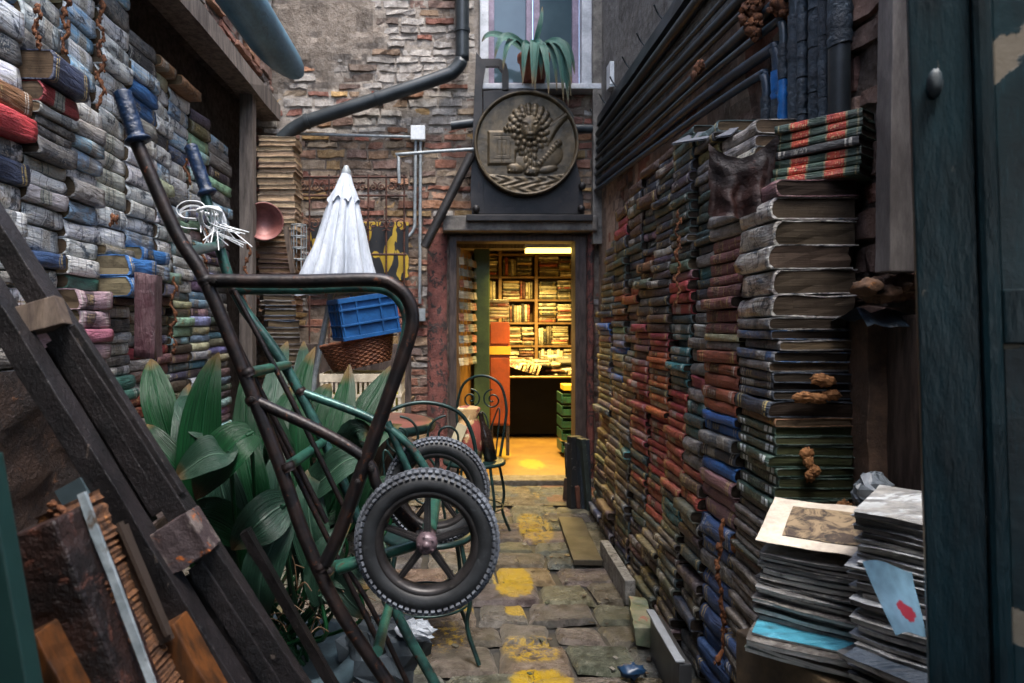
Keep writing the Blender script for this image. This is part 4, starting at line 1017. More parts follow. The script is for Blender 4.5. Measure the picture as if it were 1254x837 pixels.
def wheel(c, d, R0, par):
    q = Vector((0, 1, 0)).rotation_difference(d).to_matrix()
    w = MB()
    tr = 0.026; Rm = R0 - tr
    prof = []
    for i in range(19):
        a = -2.45 + 4.9 * i / 18
        rr = Rm + tr * math.cos(a) * 0.97; hh = tr * 1.05 * math.sin(a)
        prof.append((rr, hh))
    prof = [(Rm - tr * .95, -.018)] + prof + [(Rm - tr * .95, .018)]
    w.lathe(c, prof, 72, 'Y', mat=q)
    w.build('tyre', M['rubber'], (tyre_parent := thing_part('wheel', par, c))); w = MB()
    N = 64
    for row, (ang, off, ww, ll) in enumerate(((0.0, 0, .011, .009), (0.5, .5, .009, .0095), (-0.5, .5, .009, .0095), (.92, 0, .006, .0085), (-.92, 0, .006, .0085))):
        for i in range(N):
            t = 2 * PI * (i + off) / N
            rr = Rm + (tr + .002) * math.cos(ang); hh = (tr * 1.05 + .002) * math.sin(ang)
            er = Vector((math.cos(t), 0, math.sin(t))); et = Vector((-math.sin(t), 0, math.cos(t))); ea = Vector((0, 1, 0))
            nr = er * math.cos(ang) + ea * math.sin(ang); side = nr.cross(et)
            m = Matrix((side, et, nr)).transposed()
            w.box(c + q @ (er * rr + ea * hh), (ww, ll, .007), q @ m)
    w.build('tread', M['tread'], tyre_parent)
    # raised ring and sidewall lettering-like ribs are part of the rim edge
    r = MB()
    ri_ = Rm - tr * .75
    r.lathe(c, [(ri_ + .006, -.02), (ri_, -.0225), (ri_ - .006, -.02), (ri_ - .011, -.012), (ri_ - .012, .0), (ri_ - .011, .012), (ri_ - .006, .02), (ri_, .0225), (ri_ + .006, .02)], 64, 'Y', mat=q)
    for k in range(5):
        a = 0.30 + 2 * PI * k / 5
        e = Vector((math.cos(a), 0, math.sin(a)))
        r.beam(c + q @ (e * .018 + Vector((0, -.004, 0))), c + q @ (e * (ri_ - .008)), .017, .010, q @ Vector((0, 1, 0)), taper=.75)
        r.beam(c + q @ (e * .018 + Vector((0, -.010, 0))), c + q @ (e * (ri_ - .012) + Vector((0, -.006, 0))), .005, .006, q @ Vector((0, 1, 0)))
    r.build('rim', M['rim'], tyre_parent)
    h = MB(); h.lathe(c, [(.0, -.034), (.012, -.033), (.020, -.029), (.023, -.020), (.024, .02), (.0, .021)], 24, 'Y', mat=q); h.lathe(c, [(.0, -.040), (.007, -.039), (.009, -.033)], 12, 'Y', mat=q)
    for k in range(5):
        a = .62 + 2 * PI * k / 5; e = Vector((math.cos(a), 0, math.sin(a))); h.lathe(c + q @ (e * .0165), [(0, -.034), (.0032, -.033), (.0035, -.026)], 6, 'Y', mat=q, smooth=False)
    h.build('hub', M['hub'], tyre_parent)
def thing_part(name, parent, at):
    o = bpy.data.objects.new(name, None); COLL.objects.link(o); o.empty_display_size = .03
    o.parent = parent; o.location = Vector(at) - wloc(parent); return o
wheel(cn, ax, 0.152, cart)
wheel(cf_, ax, 0.152, cart)

# bolts and weld collars where the tubes meet
for (a, d, r0) in ((P(252, 344, YN), Vector((.42, 0, -.9)), .0185), (P(303, 457, YN), Vector((.42, 0, -.9)), .018), (P(352, 572, YN), Vector((.38, 0, -.92)), .018), (P(392, 694, YN), Vector((.4, 0, -.9)), .0185), (P(310, 490, YN), Vector((.42, 0, -.9)), .018), (P(287, 356, YF), Vector((.42, 0, -.9)), .0185), (P(368, 480, YF), Vector((.42, 0, -.9)), .018)):
    mb = MB(); d = d.normalized(); n_ = 7
    mb.tube([a + d * (.010 * (i / n_ - .5) * 2) for i in range(n_ + 1)], [r0 * (1 - .12 * abs(i / n_ - .5) * 2) + .0012 * nz(i * 2.3, r0 * 99) for i in range(n_ + 1)], 14, smooth_path=0); mb.build('weld_collar', M['cart_rust'], cart)
for (x, y) in ((455, 574), (438, 590), (404, 700), (262, 344), (308, 489), (512, 655)):
    mb = MB(); c = P(x, y, YN - .018); mb.lathe(c, [(0, -.006), (.006, -.005), (.0065, .0), (.0065, .012)], 6, 'Y', smooth=False); mb.build('bolt', M['rim'], cart)
# white cords tied to the far grip
mb = MB(); r_ = random.Random(8); c0 = P(262, 262, 1.9)
for i in range(30):
    a = r_.uniform(0, 2 * PI); L = r_.uniform(.04, .11); o = Vector((math.cos(a) * .03, -abs(math.sin(a)) * .025, 0))
    e = c0 + Vector((r_.uniform(-.03, .11), r_.uniform(-.06, .03), -L))
    mb.tube([c0 + Vector((0, -.03, .0)), c0 + o * .7 + Vector((0, -.02, .015)), c0 + o * 1.2 + Vector((0, 0, -.03)), e], .0016, 5, smooth_path=4)
for i in range(4):
    a = r_.uniform(-.9, .9); rr = r_.uniform(.03, .055)
    mb.tube([c0 + Vector((math.cos(t_) * rr - .05, -.03 + .01 * i * .3, math.sin(t_) * rr * .6 + a * .03)) for t_ in (0, 1, 2, 3, 4, 5)], .0017, 5)
mb.tube([c0 + Vector((-.03, -.04, .0)), c0 + Vector((0, -.045, .01)), c0 + Vector((.03, -.035, .0)), c0 + Vector((0, .03, .0))], .005, 8, closed=True)
tag(mb.build('cord_bundle', M['white_plastic'], loc=c0), 'bundle of loose white cords hanging from the far cart grip', 'cord')

# ---------------------------------------------------------------- dark wooden frame leaning across the lower left
ld = thing('wooden_ladder', 'dark stained old wooden ladder leaning diagonally in the lower left foreground', 'ladder', (-0.5, 1.25, 0))
YA, YBk = 1.30, 1.22
def rail(a, b, w, t, Y0, Y1, m='ladder_wood', n=16, seed=0.0):
    mb = MB(); mb.beam(P(*a, Y0), P(*b, Y1), w, t, (0, 1, 0), n=n, jit=0.0035, seed=seed)
    return mb.build('rail', M[m], ld, bevel=0.002)
rail((-106, 120), (410, 915), .040, .05, YA, YA, seed=1); rail((-92, 230), (346, 940), .040, .05, YBk, YBk, seed=5)
mb = MB(); mb.beam(P(6, 402, 1.245), P(78, 380, 1.265), .052, .045, (0, 1, 0), n=6, jit=.004, seed=2); mb.build('rung', M['rung_wood'], ld, bevel=.002)
mb = MB(); mb.beam(P(188, 686, 1.245), P(250, 646, 1.255), .082, .075, (0, 1, 0), n=6, jit=.004, seed=4); mb.build('rung', M['rust_plate'], ld, bevel=.003)
# grooved infill boards: four narrow strips between the rails
def infill(name, A0, A1, B0, B1, n, Y0):
    for i in range(n):
        k = (i + .5) / n
        a = Vector(A0).lerp(Vector(A1), k); b = Vector(B0).lerp(Vector(B1), k)
        mb = MB(); mb.beam(P(a.x, a.y, Y0 + .02), P(b.x, b.y, Y0 + .02), .036 - .004 * (i % 2), .022 + .008 * (i % 2), (0, 1, 0), n=10, jit=.002, seed=i + 9)
        mb.build(name, M['ladder_wood'], ld, bevel=.002)
infill('slat', (46, 436), (94, 396), (172, 652), (226, 600), 3, 1.27)
infill('slat', (222, 712), (262, 668), (326, 880), (372, 830), 3, 1.26)

# ---------------------------------------------------------------- lower left clutter in front
def single(name, label, cat, mb, m, loc, group=None, bevel=0.0, **k):
    o = mb.build(name, m, loc=loc, bevel=bevel, **k); return tag(o, label, cat, group)
bb = thing('account_book', 'huge dark leather book with crumbling orange edges, leaning at lower left corner', 'book', P(90, 837, 1.05))
lea = m_worn('cracked_dark_leather', hx('#2a1b17'), hx('#150f0e'), hx('#4d2e24'), 14, (.42, .6), (.58, .64), .45, 0, 1.0, .014)
mb = MB(); mb.beam(P(52, 640, 1.02), P(190, 985, 1.02), .10, .10, (0, 1, 0), n=16, jit=.004, seed=3); mb.build('cover', lea, bb, bevel=.006)
mb = MB(); mb.beam(P(84, 616, 1.09), P(240, 960, 1.09), .036, .12, (0, 1, 0), n=90, jit=.008, seed=6); mb.build('page_block', m_worn('rotten_page_edge', hx('#5a3a22'), hx('#3a2517'), hx('#8a5a30'), 40, (.4, .6), (.58, .66), .9, 0, .9, .012), bb)
mb = MB()
for i in range(120): mb.blob(P(74 + i * .62 + random.uniform(-13, 13), 620 + i * 1.4 + random.uniform(-8, 8), 1.03), (random.uniform(.003, .009), .006, random.uniform(.003, .007)), i, .5, 3, 7, 5)
mb.build('crumbling_edge', M['foam'], bb)
mb = MB(); mb.beam(P(100, 604, 1.04), P(212, 905, 1.0), .012, .006, (0, 1, 0), n=6, jit=.003)
single('glossy_sheet', 'white glossy sheet standing on edge beside the crumbling leather book', 'sheet', mb, m_worn('soiled_gloss', hx('#a0a8ac'), hx('#6f787c'), hx('#4a4138'), 9, (.4, .6), (.6, .68), .3), P(150, 800, 1.15))
mb = MB(); mb.beam(P(86, 592, 1.2), P(170, 742, 1.2), .05, .02, (0, 1, 0), n=6)
single('grey_folder', 'blue-grey folder tucked behind the white glossy sheet', 'folder', mb, m_flat('blue_grey_card', hx('#3a464b'), .35), P(130, 700, 1.2))
mb = MB(); mb.beam(P(138, 650, 1.15), P(196, 790, 1.13), .05, .012, (0, 1, 0), n=5, jit=.002); mb.beam(P(146, 640, 1.14), P(206, 778, 1.12), .006, .014, (0, 1, 0), n=4, col=None)
single('picture_plate', 'dark mounted plate with pale edge between sheet and ladder', 'plate', mb, m_flat('dark_plate', hx('#3b332e'), .3), P(160, 740, 1.15))
for (a, b, w, Y, lab) in (((205, 765), (300, 930), .052, 1.17, 'short orange wooden block with pale top end beside the ladder foot'), ((40, 775), (105, 900), .05, .95, 'orange wooden stick in the bottom left corner')):
    mb = MB(); mb.beam(P(*a, Y), P(*b, Y), w, .06, (0, 1, 0), n=8, jit=.003, seed=Y)
    single('wood_block', lab, 'wood', mb, M['warm_wood'], P(*b, Y), 'orange wood offcuts', bevel=.003)
mb = MB(); mb.beam(P(300, 650, 1.72), P(420, 860, 1.75), .022, .03, (0, 1, 0), n=10, jit=.004)
single('timber_batten', 'thin dark batten lying under the broad leaves behind the ladder', 'batten', mb, M['ladder_wood'], P(430, 860, 1.75))
mb = MB(); mb.beam(P(-30, 560, .84), P(40, 960, .84), .05, .03, (0, 1, 0), n=4); mb.beam(P(-60, 700, .86), P(-15, 960, .86), .12, .02, (0, 1, 0), n=4)
gd = m_worn('green_door_paint', hx('#1d4a4c'), hx('#15383c'), hx('#2f6a66'), 4, (.4, .6), (.62, .72), .45, 0, .35, .005)
single('green_board', 'blurred green painted board leaning in at the extreme left edge', 'board', mb, m_flat('pale_green_paint', hx('#1f3f3b'), .45), P(0, 900, .84), bevel=.003)
# dark box and sheet put in for the shade behind the ladder
mb = MB(); mb.box((-1.22, 1.95, .3), (.5, .9, .6), .1)
single('shade_box', 'dark box put in for the shade behind the ladder', 'backdrop', mb, M['dark_wood'], (-1.22, 1.95, 0), bevel=.012)
mb = MB()
vs = []
for j in range(15):
    for i in range(9):
        x = -1.30 + .05 * nz(i * .7, j * .7); vs.append((x + .03 * fbm(i, j, 2), 1.75 + i * .09, .35 + j * .055))
mb.add(vs, [(j * 9 + i, j * 9 + i + 1, (j + 1) * 9 + i + 1, (j + 1) * 9 + i) for j in range(14) for i in range(8)], True)
single('shade_sheet', 'dark brown sheet put in for the shade behind the ladder top', 'leather', mb, m_worn('dark_brown_shade', hx('#32231b'), hx('#1a1311'), hx('#5c3d27'), 9, (.4, .6), (.6, .68), .7, 0, .9, .02), (-1.3, 2.1, .35))

# ---------------------------------------------------------------- broad-leaved plants
def leaf_mb(base, tip, w, bend=Vector((0, 0, .1)), roll=0.0, fold=.35, n=12, wave=0.0, seed=0.0):
    base, tip = Vector(base), Vector(tip); mid = (base + tip) / 2 + Vector(bend)
    mb = MB(); vs, uv = [], []; L = (tip - base).length
    for i in range(n + 1):
        t = i / n; c = base * (1 - t) ** 2 + mid * 2 * t * (1 - t) + tip * t * t
        d = ((mid - base) * (1 - t) + (tip - mid) * t).normalized()
        s = d.cross(Vector((math.sin(roll), -math.cos(roll), .25))).normalized(); u = s.cross(d)
        ww = w * (math.sin(PI * min(1, t * .92 + .08) ** .85) ** .75 * .96 + .035) / 2
        for k in range(-3, 4):
            q = k / 3
            vs.append(c + s * q * ww + u * (abs(q) * ww * fold + wave * ww * .25 * math.sin(t * 9 + seed + q)))
            uv.append(((q + 1) / 2, t))
    mb.add(vs, [(i * 7 + k, i * 7 + k + 1, (i + 1) * 7 + k + 1, (i + 1) * 7 + k) for i in range(n) for k in range(6)], True, uvs=uv)
    mb.tube([vs[3] * 1 if False else base, base + (mid - base) * .2], .006, 6, smooth_path=0)
    return mb
pl = thing('potted_plant', 'large broad-leaved potted plant with green and greyish leaves behind the hand cart', 'plant', P(330, 800, 2.1))
LV = [ # base px, tip px, Y base, Y tip, width, roll, grey
 ((248, 640), (268, 432), 2.0, 2.05, .15, .1, 0), ((300, 640), (330, 500), 2.05, 2.2, .12, -.3, 1), ((250, 650), (232, 470), 2.0, 2.25, .12, .5, 1),
 ((350, 618), (284, 674), 1.85, 1.78, .155, .6, 1), ((285, 555), (215, 586), 1.8, 1.75, .13, -.5, 1), ((238, 490), (262, 545), 2.1, 2.0, .10, .3, 1),
 ((310, 530), (240, 612), 1.85, 1.8, .16, -.2, 0), ((300, 700), (262, 545), 1.9, 1.95, .15, .2, 1), ((352, 640), (322, 780), 1.85, 1.8, .13, .2, 1),
 ((385, 640), (428, 446), 2.15, 2.35, .13, -.2, 0), ((395, 600), (478, 448), 2.2, 2.4, .10, -.45, 0), ((372, 620), (386, 425), 2.2, 2.4, .09, .1, 0),
 ((350, 600), (372, 418), 2.2, 2.5, .08, .3, 1), ((330, 560), (352, 418), 2.3, 2.6, .10, -.1, 1), ((430, 570), (455, 530), 2.1, 2.0, .12, .4, 1),
 ((370, 700), (345, 545), 1.95, 2.0, .14, -.3, 1), ((400, 720), (385, 570), 1.95, 2.0, .13, .2, 1), ((330, 700), (300, 590), 2.0, 2.1, .15, .4, 0),
 ((280, 720), (255, 600), 2.1, 2.1, .17, -.1, 1), ((420, 650), (440, 530), 2.1, 2.2, .12, .1, 0), ((355, 560), (300, 480), 2.1, 2.2, .12, .2, 0),
 ((440, 640), (470, 600), 2.2, 2.15, .09, .3, 0), ((420, 690), (455, 720), 2.0, 1.9, .10, .2, 1), ((215, 560), (185, 440), 2.2, 2.3, .13, .3, 0),
 ((240, 600), (180, 520), 2.0, 2.0, .12, .4, 0), ((380, 560), (405, 470), 2.4, 2.5, .11, 0, 0), ((290, 640), (300, 450), 2.0, 2.2, .09, .2, 0), ((270, 660), (222, 500), 2.0, 2.1, .09, .4, 0), ((345, 640), (362, 470), 2.1, 2.3, .085, -.2, 0), ((320, 660), (285, 520), 1.95, 2.0, .10, .1, 0), ((405, 650), (450, 500), 2.15, 2.3, .085, -.3, 0), ((375, 690), (420, 560), 2.0, 2.1, .09, -.2, 0), ((300, 730), (345, 610), 1.9, 1.9, .10, -.3, 0), ((260, 700), (225, 610), 1.95, 1.9, .10, .3, 0), ((395, 740), (430, 640), 1.9, 1.95, .09, -.1, 1), ((440, 720), (462, 660), 2.0, 2.0, .08, -.1, 0), ((385, 640), (500, 585), 2.15, 2.2, .10, -.6, 0), ((400, 610), (492, 520), 2.25, 2.35, .10, -.5, 0), ((395, 690), (455, 760), 1.95, 1.9, .10, -.5, 1), ((300, 660), (232, 640), 1.9, 1.8, .11, .5, 0), ((370, 610), (446, 560), 2.0, 1.95, .11, -.6, 1), ((470, 620), (490, 575), 2.4, 2.4, .07, .4, 0)]
for i, (b, t_, y0, y1, w, rl, gr_) in enumerate(LV):
    B, T_ = P(*b, y0), P(*t_, y1); up = (T_.z - B.z) > 0
    leaf_mb(B, T_, w * (1.0 if w < .12 else .82), Vector((random.uniform(-.07, .07), -.07, random.uniform(.03, .10) if up else .05)), rl, .28, wave=.4, seed=i).build('leaf', M['leaf_grey' if gr_ else 'leaf'], pl, fixn=False)
mb = MB()
for i, (b, t_, y0, y1, w, rl, gr_) in enumerate(LV):
    B = P(*b, y0); mb.tube([B, B + Vector((.0, .0, -.1)), P(335, 800, 2.1) + Vector((random.uniform(-.12, .12), random.uniform(-.1, .1), 0))], .006, 6)
mb.build('stem', M['leaf'], pl)
mb = MB(); pc = P(335, 800, 2.1)
mb.lathe((pc.x, pc.y, 0), [(.0, .02), (.19, .02), (.22, .2), (.25, pc.z - .06), (.27, pc.z - .05), (.27, pc.z + .01), (.24, pc.z + .01), (.22, pc.z - .03), (0, pc.z - .03)], 28)
mb.build('pot', m_worn('blue_grey_pot', hx('#3d4f57'), hx('#2c3a40'), None, 6), pl)
# dry straw around the stems
mb = MB()
for i in range(46):
    a = P(340 + random.uniform(-30, 80), 740 + random.uniform(-30, 40), 1.95 + random.uniform(-.1, .2)); d = Vector((random.uniform(-.12, .12), random.uniform(-.05, .05), random.uniform(-.02, .10)))
    mb.tube([a, a + d * .5 + Vector((0, 0, .02)), a + d], .0018, 4, smooth_path=3)
single('dry_stalks', 'tangle of dry brown stalks under the broad leaves', 'stalks', mb, m_flat('dry_stalk', hx('#5c4630')), P(350, 780, 2.0))
mb = MB(); crumple(mb, P(508, 772, 2.05), (.06, .035, .032), 3)
single('crumpled_paper', 'crumpled white paper under the front cart wheel', 'paper', mb, m_worn('dirty_paper', hx('#8d939a'), hx('#666b72'), hx('#3a3a3a'), 8), P(508, 800, 2.05))
mb = MB(); crumple(mb, P(470, 800, 2.1), (.15, .09, .11), 9)
single('plastic_sack', 'pale crumpled sack behind the lower cart rails', 'sack', mb, m_worn('grey_sack', hx('#3d464d'), hx('#2a3136'), None, 8), P(470, 850, 2.1))

# ---------------------------------------------------------------- wrought iron chairs and round table
def spiral(c, r0, turns, a0, ex, ez, sgn=1, n=26):
    return [c + ex * (sgn * math.cos(a0 + turns * 2 * PI * i / n) * r0 * (1 - .86 * i / n)) + ez * (math.sin(a0 + turns * 2 * PI * i / n) * r0 * (1 - .86 * i / n)) for i in range(n + 1)]
def chair(label, base, yaw, seat_z, top_z, hw, legs=None):
    ch = thing('garden_chair', label, 'chair', base, 'wrought iron garden chairs')
    base = Vector(base); ex = Vector((math.cos(yaw), math.sin(yaw), 0)); ey = Vector((-math.sin(yaw), math.cos(yaw), 0)); ez = Vector((0, 0, 1))
    W = lambda x, y, z: base + ex * x + ey * y + ez * z
    mb = MB(); h = top_z - seat_z
    mb.tube([W(-hw * .8, .16, seat_z), W(-hw * .95, .18, seat_z + h * .35), W(-hw, .2, seat_z + h * .62), W(-hw * .72, .21, seat_z + h * .9), W(0, .215, top_z), W(hw * .72, .21, seat_z + h * .9), W(hw, .2, seat_z + h * .62), W(hw * .95, .18, seat_z + h * .35), W(hw * .8, .16, seat_z)], .0085, 10, smooth_path=6)
    mb.tube([W(-hw * .62, .165, seat_z), W(-hw * .72, .19, seat_z + h * .6), W(0, .2, seat_z + h * .12), W(hw * .72, .19, seat_z + h * .6), W(hw * .62, .165, seat_z)], .005, 8, smooth_path=8)
    for s_ in (-1, 1):
        mb.tube(spiral(W(s_ * hw * .44, .205, seat_z + h * .70), hw * .40, 1.6, PI / 2, ex, ez, s_), .0052, 8, smooth_path=2)
    mb.tube([W(-hw * .3, .18, seat_z + h * .1), W(-hw * .25, .2, seat_z + h * .42), W(0, .205, seat_z + h * .54), W(hw * .25, .2, seat_z + h * .42), W(hw * .3, .18, seat_z + h * .1)], .0052, 8, smooth_path=6)
    mb.build('backrest', M['iron'], ch)
    mb = MB(); mb.lathe(W(0, 0, seat_z), [(0, .004), (.17, .004), (.185, 0), (.185, -.014), (.17, -.018), (0, -.012)], 32); mb.build('seat', M['iron'], ch)
    for (lx, ly) in ((-1, -1), (1, -1), (-1, 1), (1, 1)):
        mb = MB(); mb.tube([W(lx * .12, ly * .12, seat_z - .01), W(lx * .15, ly * .15, seat_z * .55), W(lx * .14, ly * .145, seat_z * .3), W(lx * .18, ly * .18, .008)], .0085, 8, smooth_path=5); mb.build('leg', M['iron'], ch)
    mb = MB(); mb.tube([W(math.cos(a) * .17, math.sin(a) * .17, seat_z * .42) for a in [i * PI / 6 for i in range(12)]], .005, 8, closed=True); mb.build('stretcher', M['iron'], ch)
    return ch, W
c2, W2 = chair('green iron chair with scrolled back beside the doorway, bag on its seat', (0.10, 4.02, .0), -.25, .46, .945, .155)
c1, W1 = chair('green iron chair with low scrolled back right behind the cart wheels', (-.12, 2.66, .0), .12, .45, .93, .22)
tbm = m_worn('faded_brown_tabletop', hx('#6a4038'), hx('#4a2e2a'), hx('#25302e'), 6, (.4, .6), (.6, .7), .4, 0, .3, .004)
tt = thing('round_table', 'round garden table with worn brown top beside the red doorway pier', 'table', (-.50, 3.75, 0))
mb = MB(); mb.lathe((-.50, 3.75, .715), [(0, .02), (.355, .02), (.362, .016)], 48); mb.build('table_top', tbm, tt)
mb = MB(); mb.lathe((-.50, 3.75, .715), [(.35, -.03), (.375, -.028), (.382, -.008), (.378, .016), (.363, .0185), (.356, -.0)], 48); mb.build('rim', M['iron'], tt)
for a in (.6, 2.2, 3.7, 5.3):
    mb = MB(); e = Vector((math.cos(a), math.sin(a), 0)); b = Vector((-.50, 3.75, 0)); mb.tube([b + e * .3 + Vector((0, 0, .70)), b + e * .14 + Vector((0, 0, .4)), b + e * .28 + Vector((0, 0, .01))], .011, 8, smooth_path=6); mb.build('leg', M['iron'], tt)
mb = MB()
def bagr(t, h): return 1 + .08 * math.sin(3 * t + h * 9) + .05 * nz(t * 2, h * 9)
mb.lathe(W2(-.03, -.02, .468), [(.0, 0), (.075, 0), (.085, .08), (.08, .17), (.055, .235), (.045, .25), (.07, .30), (.06, .31), (.03, .27), (0, .26)], 22, rfun=bagr)
sack = single('cloth_bag', 'red and straw cloth bag tied at the neck, standing on the chair by the door', 'bag', mb, m_worn('red_straw_cloth', hx('#7d3a30'), hx('#a8875a'), hx('#bfae8a'), 7, (.48, .52), (.58, .62), .85, 0, .5, .006), W2(-.03, -.02, .46))
mb = MB(); mb.box(W2(-.06, -.12, .64), (.06, .006, .10), Matrix.Rotation(.4, 3, 'Y'))
tg = mb.build('paper_tag', m_flat('cream_card', hx('#c9bd9a')), sack)
mb = MB(); mb.lathe(W2(.10, .0, .468), [(0, 0), (.038, 0), (.038, .16), (.016, .22), (.014, .28), (.018, .285), (0, .286)], 18, mat=Matrix.Rotation(-.22, 3, 'Y'))
single('bottle', 'dark glass bottle leaning in the chair beside the cloth bag', 'bottle', mb, m_flat('dark_glass', hx('#2a211d'), .15), W2(.1, 0, .46))

# ---------------------------------------------------------------- against the end wall: umbrella, crates, gate
um = thing('parasol', 'closed weathered white parasol standing before the rusty gate', 'parasol', P(392, 480, 4.5))
top = P(424, 208, 4.5); low = P(386, 460, 4.5); dx_ = (low.x - top.x) / (low.z - top.z)
def lean(c): return [(p[0] + (p[2] - top.z) * dx_ * .35, p[1], p[2]) for p in c]
def canopy(z0, z1, prof, folds, amp, seed, seg=112):
    mb = MB(); n = 26; vs = []
    for j in range(n + 1):
        k = j / n; z = z0 + (z1 - z0) * k; r = 0
        for (ka, ra), (kb, rb_) in zip(prof, prof[1:]):
            if ka <= k <= kb: r = ra + (rb_ - ra) * (k - ka) / (kb - ka)
        for i in range(seg):
            t = 2 * PI * i / seg
            f = abs(math.sin(folds * t / 2 + .5 * nz(seed, k * 2) + .35 * math.sin(t * 3))) ** .6 - .62
            rr = r * (1 + amp * k ** .6 * f + .10 * nz(math.cos(t) * 2 + seed, math.sin(t) * 2, k * 3) + .03 * nz(t * 9, k * 9, 3))
            zz = z + (.05 * nz(math.cos(t) * 3, math.sin(t) * 3, seed) + .02 * f) * (k ** 6)
            vs.append((top.x + rr * math.cos(t) + dx_ * (z - top.z) * .5, top.y + rr * math.sin(t), zz))
    mb.add(vs, [(j * seg + i, j * seg + (i + 1) % seg, (j + 1) * seg + (i + 1) % seg, (j + 1) * seg + i) for j in range(n) for i in range(seg)], True)
    return mb
zt = top.z
mb = canopy(zt, zt - .82, [(0, .012), (.18, .07), (.30, .098), (.6, .155), (.85, .205), (1, .225)], 11, .62, 1.0); mb.build('canopy', M['canvas'], um)
mb = canopy(zt + .0, zt - .215, [(0, .02), (.5, .055), (1, .098)], 8, .3, 4.0); mb.build('top_cap', M['canvas'], um)
mb = MB(); mb.lathe(top, [(0, .03), (.014, .025), (.02, .01), (.03, -.01), (.03, -.03)], 16); mb.tube([P(412, 330, 4.5), low, P(366, 640, 4.5)], .021, 12, smooth_path=0); mb.build('pole', M['conduit'], um)

def crate(name, label, c, size, yaw, m, slots, tilt=0.0, wall=.008):
    """open plastic crate with rims, ribs and handle openings"""
    o = thing(name, label, 'crate', (c[0], c[1], c[2])); L, Wd, Hh = size
    rot = Matrix.Rotation(yaw, 3, 'Z') @ Matrix.Rotation(tilt, 3, 'Y'); mb = MB(); c = Vector(c)
    A = lambda p, s_: mb.box(c + rot @ Vector(p), s_, rot)
    A((0, 0, .006), (L - .01, Wd - .01, .012))
    if slots:
        for f, (a, n) in enumerate(((L, 17), (Wd, 13))):
            for s_ in (-1, 1):
                for (z, h) in ((.02, .04), (Hh * .5, .02), (Hh - .025, .05)):
                    A((0, s_ * (Wd / 2 - wall / 2), z) if f == 0 else (s_ * (L / 2 - wall / 2), 0, z), ((L, wall, h) if f == 0 else (wall, Wd - 2 * wall - .002, h)))
                for i in range(n):
                    x = -a / 2 + a * (i + .5) / n
                    A((x, s_ * (Wd / 2 - wall / 2 - .001), Hh / 2) if f == 0 else (s_ * (L / 2 - wall / 2 - .001), x, Hh / 2), (a / n * .52, wall * .7, Hh - .02) if f == 0 else (wall * .7, a / n * .52, Hh - .02))
        A((0, 0, Hh + .004), (L + .02, .0, .0)) if False else None
    else:
        for s_ in (-1, 1):
            A((0, s_ * (Wd / 2 - wall), Hh / 2), (L - .02, wall, Hh - .006)); A((s_ * (L / 2 - wall), 0, Hh / 2), (wall, Wd - .04, Hh - .006))
            for z, hh in ((.012, .022), (Hh * .36, .012), (Hh * .72, .012), (Hh - .014, .03)):
                A((0, s_ * (Wd / 2 - wall / 2 + .003), z), (L + .012, wall + .012, hh)); A((s_ * (L / 2 - wall / 2 + .003), 0, z), (wall + .012, Wd - .012, hh))
            for k in (-.5, -.22, .22, .5):
                A((k * L * .96, s_ * (Wd / 2 + .001), Hh / 2), (.009, .012, Hh - .02)); A((s_ * (L / 2 + .001), k * Wd * .94, Hh / 2), (.012, .009, Hh - .02))
    mb.build('body', m, o, bevel=.0015)
    return o
cc = P(446, 505, 4.35)
crate('plastic_crate', 'cream slatted plastic crate under the wicker basket', (cc.x, cc.y, .69), (.50, .38, .27), 0.02, M['cream_plastic'], True)
yl = MB()
yl.box((cc.x, cc.y, .765), (.44, .32, .11)); single('yellow_box', 'yellow box seen through the slats of the cream crate', 'box', yl, m_flat('yellow_green_card', hx('#a8a22c')), (cc.x, cc.y, .71), bevel=.006)
mb = MB(); mb.box((cc.x, cc.y, .345), (.46, .36, .67)); single('wooden_stool', 'dark block carrying the cream crate', 'stool', mb, M['dark_wood'], (cc.x, cc.y, 0), bevel=.01)
# wicker basket: woven strands round stakes, tipped on its rim
bk_ = thing('wicker_basket', 'brown wicker basket tipped between the blue and cream crates', 'basket', P(444, 452, 4.3))
rot = Matrix.Rotation(-.22, 3, 'Y'); bc = P(444, 449, 4.3)
mb = MB()
for j in range(13):
    z = .008 + j * .0125; rr = .155 + .045 * (j / 12) ** .8
    mb.tube([bc + rot @ Vector(((rr * 1.12 + .006 * (1 if (i + j) % 2 else -1)) * math.cos(2 * PI * i / 44), (rr * .8 + .006 * (1 if (i + j) % 2 else -1)) * math.sin(2 * PI * i / 44), z)) for i in range(44)], .0072, 5, closed=True, smooth_path=2)
mb.build('weave', m_worn('brown_wicker', hx('#7a4c30'), hx('#5a3523'), hx('#94683f'), 20, (.4, .6), (.6, .7), .6), bk_)
mb = MB()
for i in range(22):
    t_ = 2 * PI * i / 22; mb.tube([bc + rot @ Vector((.168 * math.cos(t_), .12 * math.sin(t_), 0)), bc + rot @ Vector((.222 * math.cos(t_), .158 * math.sin(t_), .165))], .006, 6, smooth_path=0)
mb.build('stake', M['dark_wood'], bk_)
mb = MB(); mb.tube([bc + rot @ Vector((.228 * math.cos(2 * PI * i / 32), .164 * math.sin(2 * PI * i / 32), .17 + .006 * (i % 2))) for i in range(32)], .012, 7, closed=True, smooth_path=2)
mb.build('rim', m_worn('brown_wicker_rim', hx('#6a4029'), hx('#4f2f20'), None, 20), bk_)
bcc = P(449, 420, 4.28)
crate('plastic_crate', 'bright blue ribbed plastic crate tilted on the wicker basket', (bcc.x, bcc.y, bcc.z + .04), (.35, .30, .255), .40, M['blue_crate'], False, -.16)
mb = MB()
